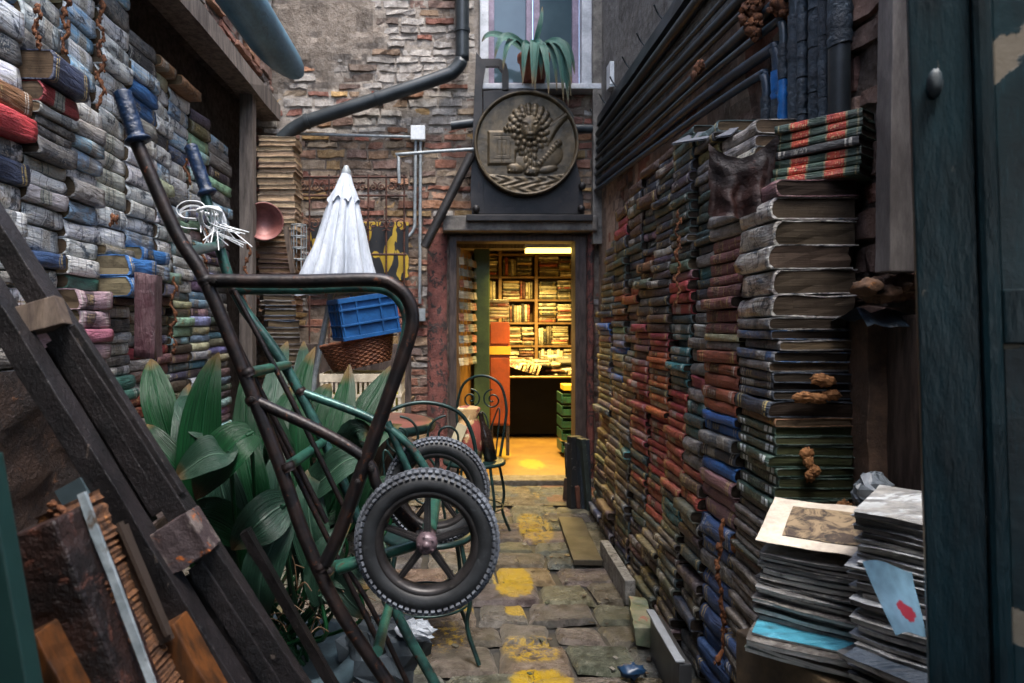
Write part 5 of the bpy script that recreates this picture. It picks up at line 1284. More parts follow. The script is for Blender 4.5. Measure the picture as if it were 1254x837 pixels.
mb.tube([P(484, 345, 4.5), P(480, 360, 4.48), P(484, 380, 4.5), P(483, 402, 4.5)], [.018, .03, .026, .03], 12, mi=0, col=hx('#9a4a3a'))
single('painted_ornament', 'small red painted ornament beside the blue crate', 'ornament', mb, M['attr'], P(480, 400, 4.5))
# rusty ornamental gate
gt = thing('iron_gate', 'rusty wrought iron gate with scrolls fixed to the brick behind the parasol', 'gate', P(425, 400, 5.32))
YG = 5.34; mb = MB()
for x in (355, 379, 403, 427, 451, 473, 495): mb.tube([P(x, 214, YG), P(x, 480, YG)], .008, 6, smooth_path=0)
for y in (217, 240, 312, 400): mb.tube([P(352, y, YG), P(498, y, YG)], .009, 6, smooth_path=0)
mb.build('bars', M['rusty_iron'], gt)
mb = MB(); ex, ez = Vector((1, 0, 0)), Vector((0, 0, 1))
for x in (367, 391, 415, 439, 462, 484):
    mb = MB()
    for sg in (-1, 1):
        for (ox, oy, rr, tn, a0) in ((5, 229, .035, 1.4, PI / 2), (6, 275, .05, 1.5, -PI / 2)):
            mb = MB(); mb.tube(spiral(P(x + sg * ox, oy, YG - .01), rr, tn, a0, ex, ez, sg), .005, 6, smooth_path=2); mb.build('scroll', M['rusty_iron'], gt)
# hand-painted yellow and black board in the opening behind the gate
t = NT('yellow_black_painted_board'); n = t.noise(6.5, 2, .4, t.vec((1.6, 1, .8)), 1.2)
k = t.ramp(n, .50, .52); M['yb'] = t.done(t.mix(k, hx('#a88a1f'), hx('#121315')), .6)
mb = MB(); mb.box(P(440, 308, YG + .06), (.78, .03, .46)); single('painted_board', 'board painted as yellow-lit patterned cloth behind the iron gate', 'board', mb, M['yb'], P(427, 390, YG + .06), bevel=.003)
mb = MB(); mb.box(P(425, 470, YG - .02), (1.0, .04, .62)); single('plank_screen', 'dark wooden screen low against the wall behind the crates', 'panel', mb, M['dark_wood'], P(425, 530, YG - .02), bevel=.005)
# copper bowl on the far left pile, bird cage ring and loose ladder stick
cb = P(323, 272, 4.92)
mb = MB(); rq = Matrix.Rotation(.35, 3, 'Z')
mb.lathe(cb, [(.0, .05), (.07, .05), (.10, .02), (.128, -.03), (.138, -.034), (.138, -.026), (.125, -.02), (.10, .0), (.07, .035), (0, .037)], 36, 'Y', mat=rq)
single('copper_bowl', 'round pinkish copper bowl hanging in front of the pale book pile', 'bowl', mb, M['copper'], cb)
mb = MB(); mb.beam(P(350, 278, 4.9), P(359, 335, 4.9), .035, .03, (0, 1, 0), n=4, jit=.002); single('loose_stick', 'pale flat stick standing beside the parasol', 'slat', mb, M['rung_wood'], P(359, 335, 4.9))
mb = MB()
for y in (276, 290, 304, 318): mb.tube([P(366 + 9 * math.cos(a), y, 5.0) + Vector((0, .05 * math.sin(a), 0)) for a in [i * PI / 5 for i in range(10)]], .004, 5, closed=True)
for a in range(6): mb.tube([P(366 + 9 * math.cos(a * PI / 3), 276, 5.0) + Vector((0, .05 * math.sin(a * PI / 3), 0)), P(366 + 9 * math.cos(a * PI / 3), 330, 5.0) + Vector((0, .05 * math.sin(a * PI / 3), 0))], .004, 5, smooth_path=0)
single('wire_rack', 'small wire rack left of the closed parasol', 'rack', mb, M['conduit'], P(366, 332, 5.0))

# ---------------------------------------------------------------- pipes and boxes on the end wall
dp = thing('downpipe', 'black downpipe bending diagonally across the brick wall', 'pipe', P(340, 180, 5.35))
yp = 5.36
mb = MB(); mb.tube([P(566, -120, yp), P(566, 55, yp), P(565, 74, yp), P(556, 87, yp), P(540, 95, yp), P(460, 122, yp), P(385, 146, yp), P(366, 154, yp), P(352, 164, yp), P(333, 184, yp)], .054, 18, smooth_path=5); mb.build('pipe', M['black_pipe'], dp)
for (a, b) in ((P(566, 36, yp), P(566, 40, yp)), (P(461, 121.7, yp), P(466, 120, yp)), (P(374, 149.5, yp), P(378, 148.2, yp)), (P(566, -20, yp), P(566, -15, yp))): 
    mb = MB(); mb.tube([a, b], .062, 18, smooth_path=0); mb.build('collar', M['black_pipe'], dp)
cd = thing('electrical_conduit', 'grey conduit runs meeting at a white junction box on the brick', 'conduit', P(512, 370, 5.42))
yc_ = 5.43; mb = MB()
mb.tube([P(358, 164, yc_), P(430, 166, yc_), P(504, 168, yc_)], .012, 8, smooth_path=0); mb.tube([P(509, 172, yc_), P(508, 255, yc_), P(507, 280, yc_), P(497, 293, yc_), P(490, 297, yc_)], .013, 8); mb.tube([P(515, 172, yc_), P(514, 372, yc_)], .013, 8, smooth_path=0)
mb.build('conduit', M['conduit'], cd)
mb = MB(); mb.box(P(512, 164, yc_), (.115, .08, .115)); mb.build('junction_box', M['white_plastic'], cd, bevel=.006)
mb = MB(); mb.box(P(514, 386, yc_), (.09, .06, .10)); mb.build('outlet_box', M['conduit'], cd, bevel=.005)
mb = MB(); mb.tube([P(489, 225, 5.3), P(488, 193, 5.3), P(493, 189, 5.3), P(580, 183, 5.3)], .013, 8, smooth_path=2); single('metal_rod', 'thin bent metal rod reaching from the gate to the lion board', 'rod', mb, M['conduit'], P(489, 225, 5.3))
for (a, b, lb_) in ((P(552, 154, 5.4), P(600, 148, 5.4), 'short grey pipe stub left of the lion medallion'), (P(690, 158, 5.4), P(735, 158, 5.4), 'short grey pipe stub right of the lion medallion')):
    mb = MB(); mb.tube([a, b], .036, 14, smooth_path=0); single('water_pipe', lb_, 'pipe', mb, M['black_pipe'], a)
wb = MB(); wb.box(P(751, 93, 5.0) , (.075, .12, .17)); wb.box(P(751, 107, 5.0), (.08, .10, .03))
single('alarm_box', 'small white box on the grey rendered wall above the pipes', 'box', wb, M['white_plastic'], P(751, 107, 5.0), bevel=.006)
mb = MB(); mb.tube([P(751, 108, 5.0), P(752, 118, 4.98), P(747, 122, 4.97), P(750, 130, 4.97)], .005, 6)
single('loose_cable', 'loose white cable hanging under the white wall box', 'cable', mb, M['white_plastic'], P(751, 118, 5.0))
mb = MB(); mb.beam((1.10, 5.38, 4.2), (1.10, 5.38, 1.9), .07, .05, (0, 1, 0), n=20, jit=.006); single('wall_strip', 'pale vertical strip at the corner beside the window', 'strip', mb, M['stone_grey'], (1.1, 5.38, 1.9))

# ---------------------------------------------------------------- pipes along the right wall, bending down at the near end
NP = 8
M['lagging'] = m_worn('tarred_lagging', hx('#2a3842'), hx('#1a242c'), hx('#59656c'), 22, (.4, .6), (.6, .66), .6, 0, 1.0, .012)
M['sleeve'] = m_worn('bright_blue_sleeve', hx('#1a64a8'), hx('#154f86'), hx('#1d2a36'), 14, (.4, .6), (.6, .66), .4)
A0, A1 = P(728, 168, 5.44), P(728, 236, 5.44)
nm_pos = ['topmost', 'second from the top', 'third from the top', 'fourth from the top', 'fifth from the top', 'sixth from the top', 'seventh from the top', 'lowest']
for i in range(NP):
    k = i / (NP - 1); rad = [.03, .013, .021, .013, .023, .014, .021, .016][i]
    zf = A0.z + (A1.z - A0.z) * k; ye = 1.98 + .062 * i * 1.02
    xw = XR - .06 - .012 * (i % 2)
    zn = 2.64 - .068 * i if i else 2.74
    bend = .09
    pts = [(xw - .002 * i, 5.42, zf), (xw, 4.2, zf + (zn - zf) * .34 + .006 * math.sin(i)), (xw, 3.1, zf + (zn - zf) * .68 - .006 * math.sin(i * 2)), (xw, ye + bend, zn), (xw, ye + .02, zn - .02), (xw, ye, zn - bend), (xw, ye + .004, 2.0), (xw, ye, 1.62)]; pts = [Vector(p) for p in pts]
    mb = MB(); mb.tube(pts, rad, 12, smooth_path=6)
    o = mb.build('wall_pipe', M['bright_pipe' if i in (6, 7) else ('blue_pipe' if i % 3 else 'black_pipe')], loc=pts[-1])
    zt2 = zn - bend - .01; zc = zt2
    nl = 0
    while zc > 1.9 and nl < 4:          # lagging in short lumpy lengths, bright blue where it is bare sleeve
        ln = random.uniform(.09, .2); sl = MB(); k_ = 9
        sl.tube([Vector((xw + .004 * nz(i * 3, q * .8), ye + .002 + .004 * nz(i * 5, q * .9), zc - ln * q / k_)) for q in range(k_ + 1)], [rad + .003 + .004 * abs(nz(q * .9 + zc * 9, i * 3.1)) for q in range(k_ + 1)], 12, smooth_path=0)
        sl.build('lagging', M['sleeve'] if (i >= 5 and nl % 2 == i % 2) else M['lagging'], o); zc -= ln + .004; nl += 1
    tag(o, '%s slate pipe, %s in the bundle along the right wall' % ('thick' if rad > .02 else 'thin', nm_pos[i]), 'pipe', 'pipes along the right wall')
tr_ = MB(); tr_.beam((XR - .05, 5.42, 2.86), (XR - .05, 2.0, 2.86), .07, .05, (1, 0, 0), n=20, jit=.006)
for y in [2.6 + i * .35 for i in range(9)]: tr_.tube([(XR - .05, y, 2.87), (XR - .09, y + .02, 2.93), (XR - .12, y, 2.97)], .005, 5)
single('cable_tray', 'dark cable tray with wire spikes above the right wall pipes', 'cable tray', tr_, M['black_pipe'], (XR - .05, 3.5, 2.86))
def foam(label, pts, m='foam', size=(.03, .03, .03), seed=0, ns=5):
    mb = MB()
    for i, p in enumerate(pts):
        for q in range(ns):
            k = random.uniform(.25, .75) if q else .62
            mb.blob(p + (Vector((random.uniform(-1, 1) * size[0], random.uniform(-.6, .6) * size[1], random.uniform(-1, 1) * size[2])) * .9 if q else Vector((0, 0, 0))), tuple(s_ * k * random.uniform(.8, 1.2) for s_ in size), seed + i * 3.3 + q * 7, .7 if ns > 1 else .45, 3.0 if ns > 1 else 3.2, 12 if ns > 1 else 30, 8 if ns > 1 else 20)
    if ns > 1 and len(pts) > 3:
        q = []
        for a, b in zip(pts, pts[1:]): q += [a, a.lerp(b, .5) + Vector((random.uniform(-1, 1) * size[0] * .5, 0, 0))]
        mb.tube(q + [pts[-1]], [size[0] * random.uniform(.3, .9) for _ in range(len(q) + 1)], 7, smooth_path=3)
    single('foam_lump', label, 'foam', mb, M[m], pts[0], 'expanding foam lumps')
foam('orange foam clump where the right wall pipes bend, upper left piece', [P(918 + 9 * (i % 2), -4 + i * 9, 2.44) for i in range(6)], seed=1, size=(.026, .03, .03))
foam('orange foam clump beside the pipe bend, nearest the blue pipes', [P(950 + 10 * i, 4 + 8 * (i % 2) + 5 * i, 2.3) for i in range(4)], seed=2)
foam('long rust-coloured foam strip on the vertical pipes at the top edge', [P(1024 + 4 * (i % 2), -6 + i * 15, 2.0) for i in range(7)], seed=3, size=(.016, .02, .026))
foam('tiny orange foam spot midway on the right wall pipes', [P(855, 84, 2.95)], seed=4, size=(.025, .025, .04))
foam('pair of tan foam lumps high on the page edges of the nearest right stack', [P(1004, 465, 1.868), P(1000, 488, 1.862), P(985, 487, 1.862), P(1018, 484, 1.865), P(1012, 467, 1.866)], 'foam_tan', (.042, .016, .022), 5, 1)
foam('small tan foam drip low on the page edges of the nearest right stack', [P(988, 556, 1.868), P(990, 566, 1.866), P(997, 577, 1.864), P(992, 583, 1.864)], 'foam_tan', (.026, .012, .024), 6, 1)
foam('brown fungus crust under the nearest right stack above the print', [P(985 + 12 * i, 626 + 4 * math.sin(i), 1.866) for i in range(5)], 'foam_tan', (.03, .014, .03), 7, 1)
for (px, py0, py1, Yq, lab) in ((80, -5, 60, 2.58, 'orange glue seam near the top of the second left stack'), (124, 0, 130, 2.85, 'long orange glue seam between third and fourth left stacks'), (45, 8, 55, 2.32, 'orange glue seam at the top left corner of the books'), (212, 345, 430, 3.44, 'orange glue seam beside the olive books behind the cart'), (250, 280, 330, 3.7, 'orange glue seam under the white cords'), (230, 180, 225, 3.68, 'short orange glue patch left of the far grip'), (303, 300, 380, 4.0, 'far orange glue seam behind the cart rails'), (138, 268, 272, 2.75, 'orange glue lump above the bright blue books')):
    n_ = max(2, int((py1 - py0) / 9))
    foam(lab, [P(px + 4 * math.sin(i * 1.7), py0 + (py1 - py0) * i / n_, Yq) for i in range(n_ + 1)], 'foam', (.009, .010, .016), px)
for (px, py0, py1, Yq, lab) in ((530 + 300, 262, 372, 2.7, 'rusty glue seam between the fourth and fifth right stacks'),):
    foam(lab, [P(px + 3 * math.sin(i * 1.7), py0 + (py1 - py0) * i / 14, Yq) for i in range(15)], 'foam', (.006, .006, .012), px)
foam('orange rot along the foot of the third right stack', [P(882 + random.uniform(-5, 5), 640 + i * 17, 2.14) for i in range(11)], 'foam', (.009, .010, .015), 40)

# duct under the upper left edge
mb = MB(); c0 = Vector((-1.145, 0, 2.985)); vs = []
for i in range(25):
    y = 2.6 + (4.52 - 2.6) * i / 24
    for k in range(32):
        t_ = 2 * PI * k / 32; rr = .118
        yy = 2.6 + (4.6 - .75 * (1 - math.cos(t_ + .35)) / 2 - 2.6) * i / 24
        vs.append((c0.x + rr * math.cos(t_), yy, c0.z + rr * math.sin(t_)))
mb.add(vs, [(i * 32 + k, i * 32 + (k + 1) % 32, (i + 1) * 32 + (k + 1) % 32, (i + 1) * 32 + k) for i in range(24) for k in range(32)], True)
mb.lathe((c0.x, 3.25, c0.z), [(.118, -.02), (.123, -.015), (.123, .015), (.118, .02)], 32, 'Y')
single('air_duct', 'blue-grey metal duct with slanted end hanging over the left wall', 'duct', mb, M['duct'], (-1.1, 3.5, 2.85))

# ---------------------------------------------------------------- lion medallion on its board over the door
bd = thing('medallion_board', 'dark cut-out board with knobs that carries the lion medallion over the doorway', 'board', P(648, 265, 5.35))
yb = 5.33; mb = MB()
def plate(pts, y, th): 
    n = len(pts); f_ = [P(a, b, y) for a, b in pts]; g_ = [p + Vector((0, th, 0)) for p in f_]
    mb.add(f_ + g_, [tuple(range(n)), tuple(reversed(range(n, 2 * n)))] + [(i, (i + 1) % n, n + (i + 1) % n, n + i) for i in range(n)])
plate([(583, 64), (590, 72), (592, 262), (578, 262), (576, 240)], yb, .05)
plate([(590, 72), (612, 72), (620, 78), (623, 90), (623, 112), (615, 112), (615, 88), (610, 81), (595, 81), (592, 100), (590, 112)], yb, .045)
plate([(592, 112), (640, 108), (665, 112), (690, 124), (702, 140), (706, 200), (712, 225), (716, 262), (592, 262)], yb, .04)
mb.build('panel', M['black_iron'], bd)
for (x, y) in ((713, 228), (583, 256), (712, 256)):
    mb = MB(); mb.blob(P(x, y, yb - .03), (.03, .03, .032), 0, 0, 1, 12, 8); mb.build('knob', M['black_iron'], bd)
mb = MB(); mb.box(P(648, 268, yb - .02), (.98, .1, .05)); mb.build('base_rail', M['black_iron'], bd, bevel=.006)
mc = P(644, 177, yb - .03); RM = .405
md = thing('medallion', 'round bronze medallion with a lion holding a book in relief', 'medallion', mc)
mb = MB(); mb.lathe(mc, [(RM * .93, .03), (RM * .93, -.02), (RM * .95, -.05), (RM * .985, -.06), (RM, -.04), (RM, .03), (0, .03)], 72, 'Y'); mb.build('rim', M['bronze'], md)
EL = []   # ellipsoid bumps: cx, cy, rx, ry, h, rot
def el(cx, cy, rx, ry, h, a=0.0, base=0.0): EL.append((cx, cy, rx, ry, h, math.cos(a), math.sin(a), base))
el(.08, .34, .23, .28, .30)                     # skull
el(.08, .22, .12, .14, .10, 0, .20); el(.08, .27, .045, .13, .08, 0, .25); el(.08, .17, .075, .045, .07, 0, .27)   # muzzle, nose
el(-.01, .40, .075, .03, .05, -.25, .24); el(.17, .40, .075, .03, .05, .25, .24)                                 # brows
el(.08, .10, .10, .035, .06, 0, .2)
el(-.10, .57, .06, .06, .16); el(.26, .57, .06, .06, .16)                                                        # ears
for rg, (rr, n_, sz, hh) in enumerate(((.30, 15, .085, .24), (.40, 17, .095, .17), (.48, 19, .09, .11))):
    for i in range(n_):
        a = 2 * PI * (i + .5 * rg) / n_
        sy = 1.12 if math.sin(a) > 0 else 1.35
        el(.08 + rr * math.cos(a) * .84, .30 + rr * math.sin(a) * sy * .82, sz * .8, sz * .95, hh, a - PI / 2 + .3)
for i in range(9): el(-.02 + .1 * ((i * 7) % 3 - 1) * .9 + .1, -.18 - .05 * i, .055, .10, .14, .2 * (i % 3 - 1))
el(.34, -.22, .40, .30, .10); el(.10, -.38, .36, .18, .1)                                                           # body
for i in range(7): el(.44 + .05 * i, .10 + .07 * i, .06, .30 + .02 * i, .10 + .012 * i, -.25 - .12 * i)                 # wing feathers
for i in range(9): el(.26 + .05 * i, -.42 + .055 * i, .05, .075, .13, .8)                                             # foreleg tuft
el(-.22, -.50, .17, .10, .14, -.3); el(.12, -.56, .17, .09, .15, .1); el(.44, -.52, .2, .08, .1, .2)
for i in range(3): el(.02 + .07 * i, -.60, .04, .04, .16); el(-.34 + .07 * i, -.56, .04, .04, .14)
for i in range(4): el(-.42 + .07 * i, .27, .037, .075, .24, .15)                                             # paw on the book
def relief(u, v):
    h = .012 * fbm(u * 6, v * 6, 2)
    if -.78 < u < -.20 and -.44 < v < .26 and u * .12 + v < .2:
        e = min(u + .78, -.20 - u, v + .44, .26 - v); h = max(h, .10 * min(1, e / .03) - (.02 if .02 < (e % .09) < .03 else 0) - .015 * (abs(u + .49) < .012))
    for (cx, cy, rx, ry, hh, ca, sa, bs) in EL:
        du, dv = u - cx, v - cy
        if abs(du) > .5 or abs(dv) > .5: continue
        a, b = (du * ca + dv * sa) / rx, (-du * sa + dv * ca) / ry; q = 1 - a * a - b * b
        if q > 0: h = max(h, bs + hh * math.sqrt(q))
    for (ex_, ey_) in ((-.005, .345), (.165, .345)):
        q = ((u - ex_) / .045) ** 2 + ((v - ey_) / .03) ** 2
        if q < 1: h -= .05 * (1 - q)
    if v < -.62 - .06 * math.cos(u * 2):
        w_ = .5 + .5 * math.sin(u * 22 + 3 * math.sin(v * 19)) * math.cos(v * 26 + u * 4); h = max(h, .05 + .07 * w_)
    return h
mb = MB(); N_ = 170; ids = {}; vs = []
for j in range(N_ + 1):
    for i in range(N_ + 1):
        u, v = -1 + 2 * i / N_, -1 + 2 * j / N_
        if u * u + v * v < 1.015:
            ids[(i, j)] = len(vs); vs.append(mc + Vector((u * RM * .945, -.02 - relief(u, v) * RM * .42, v * RM * .945)))
fs = [(ids[(i, j)], ids[(i + 1, j)], ids[(i + 1, j + 1)], ids[(i, j + 1)]) for j in range(N_) for i in range(N_) if all(q in ids for q in ((i, j), (i + 1, j), (i + 1, j + 1), (i, j + 1)))]
mb.add(vs, fs, True); mb.build('lion_relief', M['bronze'], md, fixn=False)
# strap-leaved plant on the sill
sp = thing('potted_plant', 'drooping blue-green strap-leaved plant in a terracotta pot on the window sill', 'plant', (.60, 5.36, 3.16))
pb = Vector((.60, 5.36, 3.16)); mb = MB(); mb.lathe(pb, [(0, 0), (.085, 0), (.115, .17), (.13, .175), (.13, .215), (.112, .215), (.10, .18), (0, .18)], 26); mb.build('pot', M['terracotta'], sp)
ra = random.Random(12)
LT = [((590, 52), 5.2), ((606, 72), 5.1), ((640, 105), 5.15), ((652, 108), 5.1), ((663, 98), 5.2), ((690, 126), 5.1), ((699, 118), 5.15), ((704, 92), 5.2), ((672, 118), 5.1), ((682, 112), 5.12), ((664, 8), 5.3), ((616, 86), 5.1), ((696, 130), 5.12), ((655, 112), 5.14), ((700, 104), 5.05)]
for i, (t_, yy) in enumerate(LT):
    T_ = P(*t_, yy); B = pb + Vector((ra.uniform(-.03, .03), ra.uniform(-.05, .03), .19)); dz = B.z - T_.z
    leaf_mb(B, T_, .062 if i != 10 else .045, Vector(((T_.x - B.x) * .35, -.12, max(.0, .22 + dz * .55))), ra.uniform(-.4, .4), .3, 18, .1, i).build('leaf', M['leaf_agave'], sp, fixn=False)
# ---------------------------------------------------------------- inside the shop
sh = thing('bookshelf', 'dark wooden bookshelf crammed with books at the back of the lit shop', 'bookshelf', (.76, 8.55, .06))
mb = MB()
for z in SHZ + [2.135]: mb.box((.765, 8.45, z - .012), (1.33, .26, .022))
mb.build('shelf', M['honey'], sh)
for x in (.105, .522, .962, 1.425):
    mb = MB(); mb.box((x, 8.448, 1.2), (.036, .28, 2.1)); mb.build('upright', M['honey'], sh)
mb = MB(); mb.box((.765, 8.6, 1.2), (1.36, .02, 2.2)); mb.build('back_panel', M['honey'], sh)
# black gondola used as a book bin
gon = thing('gondola', 'black boat hull filled with books across the shop floor', 'boat', (.95, 7.7, .06))
mb = MB(); n = 22; vs = []
prof = [(-.05, .42), (.0, .30), (.1, .12), (.30, .0)]
for i in range(n + 1):
    k = i / n; x = .30 + 1.35 * k; zt = .98 - .30 * min(1, k / .45) + .08 * max(0, (k - .45)) - .03 * math.sin(k * 9)
    vs += [(x, 7.50, .07), (x, 7.46, .3), (x, 7.42, zt - .04), (x, 7.40, zt), (x, 7.46, zt), (x, 7.52, zt - .12), (x, 8.1, zt - .12), (x, 8.1, .07)]
mb.add(vs, [(i * 8 + k, (i + 1) * 8 + k, (i + 1) * 8 + (k + 1) % 8, i * 8 + (k + 1) % 8) for i in range(n) for k in range(8)] + [tuple(range(8)), tuple(reversed(range(n * 8, n * 8 + 8)))], False)
mb.build('hull', m_worn('black_lacquer', hx('#0a0a0a'), hx('#060606'), hx('#17130f'), 8, (.4, .6), (.64, .72), .6, 0, .2, .004, spec=.08), gon)
mb = MB(); mb.tube([(.30 + 1.35 * i / 12, 7.395, .70) for i in range(13)], .012, 6, smooth_path=0); mb.build('gilt_strip', m_flat('gilt_line', hx('#8f7434'), .4), gon)
# orange cabinet with legs, green panel, postcard door
cab = thing('orange_cabinet', 'tall orange painted cabinet standing just inside the doorway', 'cabinet', (.39, 6.4, .06))
orm = m_worn('orange_paint', hx('#8c3f1a'), hx('#733416'), hx('#552714'), 5, (.4, .6), (.66, .74), .45)
mb = MB(); mb.box((.39, 6.42, .80), (.185, .30, .92)); mb.build('body', orm, cab, bevel=.004)
mb = MB(); mb.box((.39, 6.262, 1.03), (.20, .012, .075)); mb.build('label_strip', m_flat('yellow_board', hx('#c79a2c')), cab)
mb = MB(); mb.box((.39, 6.262, 1.19), (.17, .012, .2)); mb.box((.39, 6.262, .66), (.17, .012, .6)); mb.build('drawer_front', orm, cab, bevel=.003)
for x in (.315, .465):
    mb = MB(); mb.box((x, 6.30, .20), (.03, .03, .28)); mb.build('leg', M['dark_wood'], cab)
mb = MB(); mb.box((.215, 6.1, 1.0), (.135, .25, 1.86)); single('green_cupboard', 'narrow green cupboard side between the postcards and the orange cabinet', 'cupboard', mb, m_worn('olive_green_paint', hx('#5d7038'), hx('#46552c'), hx('#7d8a4e'), 3, (.4, .6), (.64, .74), .45), (.215, 6.1, .06), bevel=.005)
dl = thing('door_leaf', 'wooden door leaf opened inwards carrying a rack of postcards', 'door', (0, 5.6, .06))
mb = MB(); mb.beam((.0, 5.62, .065), (.0, 5.62, 1.9), .05, .05, (0, 1, 0)); mb.box((.062, 5.86, .98), (.04, .52, 1.84), Matrix.Rotation(-.27, 3, 'Z')); mb.build('panel', m_worn('honey_wood', hx('#8a6434'), hx('#684822'), hx('#4a321a'), 6, (.4, .6), (.62, .72), .45, 0, .3, .004, (4, 4, .5)), dl)
pr = thing('postcard_rack', 'wire rack of small postcards hung on the opened door leaf', 'rack', (.1, 5.78, 1.0))
mb = MB()
for i in range(4): mb.tube([(.015 + .035 * i, 5.60 + .10 * i, .92), (.015 + .035 * i, 5.60 + .10 * i, 1.86)], .003, 5, smooth_path=0)
mb.build('wire', M['conduit'], pr)
cmesh = None
for j in range(10):
    for i in range(4):
        col = random.choice([hx('#c4b48e'), hx('#7d8a86'), hx('#8c6a44'), hx('#d8ceb0'), hx('#4d4a3a'), hx('#a5604a'), hx('#5a6f7a')])
        c = Vector((.035 + .038 * i, 5.60 + .105 * i, .96 + j * .092))
        if cmesh is None:
            mb = MB(); mb.box((0, 0, 0), (.052, .002, .062)); o = mb.build('postcard', COVER['cloth'], loc=(0, 0, 0)); cmesh = o.data; o.parent = pr
        else:
            o = bpy.data.objects.new('postcard', cmesh); COLL.objects.link(o); o.parent = pr
        o.location = c - wloc(pr); o.rotation_euler = (-.15, random.uniform(-.12, .12), .75 + random.uniform(-.15, .15)); o.color = (*col, 1)
lamp = thing('ceiling_lamp', 'glowing yellow strip lamp under the shop ceiling', 'lamp', (.86, 5.98, 2.2))
mb = MB()
for x in (.65, 1.03): mb.tube([(x, 5.98, 1.95), (x, 5.98, 2.25)], .004, 6, smooth_path=0)
mb.build('hanger', M['conduit'], lamp)
mb = MB(); mb.box((.84, 5.98, 1.945), (.5, .16, .03)); mb.build('housing', M['white_plastic'], lamp)
t = NT('lit_tube'); t.done(hx('#f0d060'), .5); t.put(t.b.inputs['Emission Color'], (1.0, .66, .16, 1)); t.put(t.b.inputs['Emission Strength'], .8); M['lit'] = t.m
mb = MB(); mb.box((.84, 5.98, 1.913), (.48, .14, .03)); mb.build('tube', M['lit'], lamp)
for i, (x, y) in enumerate(((.85, 6.0), (.8, 7.3))):
    l = bpy.data.lights.new('shop_light', 'AREA'); l.shape = 'RECTANGLE'; l.size = .9; l.size_y = .3; l.energy = (10, 42)[i]; l.color = (1.0, .67, .19); l.spread = R((95, 150)[i])
    lo = bpy.data.objects.new('shop_light', l); COLL.objects.link(lo); lo.location = (x, y, (1.885, 2.12)[i])
# stack of small green crates right inside the door
for i in range(5):
    mb = MB(); z = .07 + i * .115
    for s_ in (-1, 1):
        mb.box((1.05 + s_ * .075, 6.5, z + .05), (.012, .3, .085)); mb.box((1.05, 6.5 + s_ * .145, z + .035), (.138, .012, .055))
    mb.box((1.05, 6.5, z + .004), (.138, .278, .01))
    single('bottle_crate', 'small dark green crate, %s in the pile inside the doorway' % ['lowest', 'second from the bottom', 'middle one', 'second from the top', 'topmost'][i], 'crate', mb, M['cart_green'], (1.05, 6.5, z), 'green crates inside the doorway', bevel=.002)
mb = MB(); mb.box((1.06, 6.48, .675), (.13, .22, .05)); single('yellow_packet', 'yellow packet on the pile of green crates', 'packet', mb, m_flat('yellow_card', hx('#c9a520')), (1.06, 6.48, .65), bevel=.004)

# ---------------------------------------------------------------- right foreground
post = MB(); post.beam(P(1104, -60, 1.70), P(1099, 334, 1.70), .078, .06, (0, 1, 0), n=14, jit=.0025)
single('wooden_post', 'weathered grey upright post between right bookstacks and green door', 'post', post, m_worn('grey_concrete_post', hx('#6e6965'), hx('#504b48'), hx('#7a4426'), 6, (.4, .62), (.72, .78), .8, 0, .4, .006, (2, 2, .5)), P(1099, 334, 1.70), bevel=.003)
mb = MB()
for i in range(9): mb.blob(P(1062 + i * 8, 352 + 10 * (i % 2) - i, 1.72 + .02 * (i % 3)), (.034, .03, .022), i, .45, 2, 14, 9)
single('rubble', 'orange-brown broken masonry ledge under the grey post', 'rubble', mb, m_worn('orange_rubble', hx('#6a4a30'), hx('#4a382b'), hx('#a8692a'), 9, (.4, .6), (.6, .68), .85, 0, .8, .012), P(1090, 372, 1.84))
mb = MB(); vs = []
for j in range(9):
    for i in range(15): vs.append((P(1040 + i * 9, 0, 1.8).x, 1.72 + j * .05, 1.30 - .0 + .018 * fbm(i * .5, j * .6, 3) - (.05 if j == 0 else 0) - .01 * j))
mb.add(vs, [(j * 15 + i, j * 15 + i + 1, (j + 1) * 15 + i + 1, (j + 1) * 15 + i) for j in range(8) for i in range(14)], True)
b2 = MB(); b2.box((1.165, 1.86, 1.0), (.12, .2, .62))
for q in range(len(b2.v)): pass
single('dark_tarpaulin', 'dark blue tarpaulin folded over the shelf beside the nearest stack', 'tarpaulin', mb, m_worn('blue_black_tarp', hx('#22303c'), hx('#161e26'), hx('#3d5266'), 9, (.4, .6), (.6, .7), .4, 0, .7, .01), (1.1, 1.8, 1.28))
mb = MB(); mb.beam((1.165, 1.87, .5), (1.165, 1.87, 1.27), .15, .12, (0, 1, 0), n=12, jit=.008)
single('brick_pillar', 'dark brown rough pillar beside the nearest right stack', 'pillar', mb, m_worn('brown_pillar', hx('#5a4638'), hx('#3f3229'), hx('#2a221d'), 7, (.4, .6), (.6, .7), .9, 0, .7, .012), (1.165, 1.87, .5), bevel=.004)
mb = MB(); mb.box((1.20, 1.5, .64), (.12, 1.0, 1.28)); single('low_wall', 'dark low wall behind the magazine piles', 'wall', mb, M['dark_wood'], (1.2, 1.5, 0), bevel=.01)
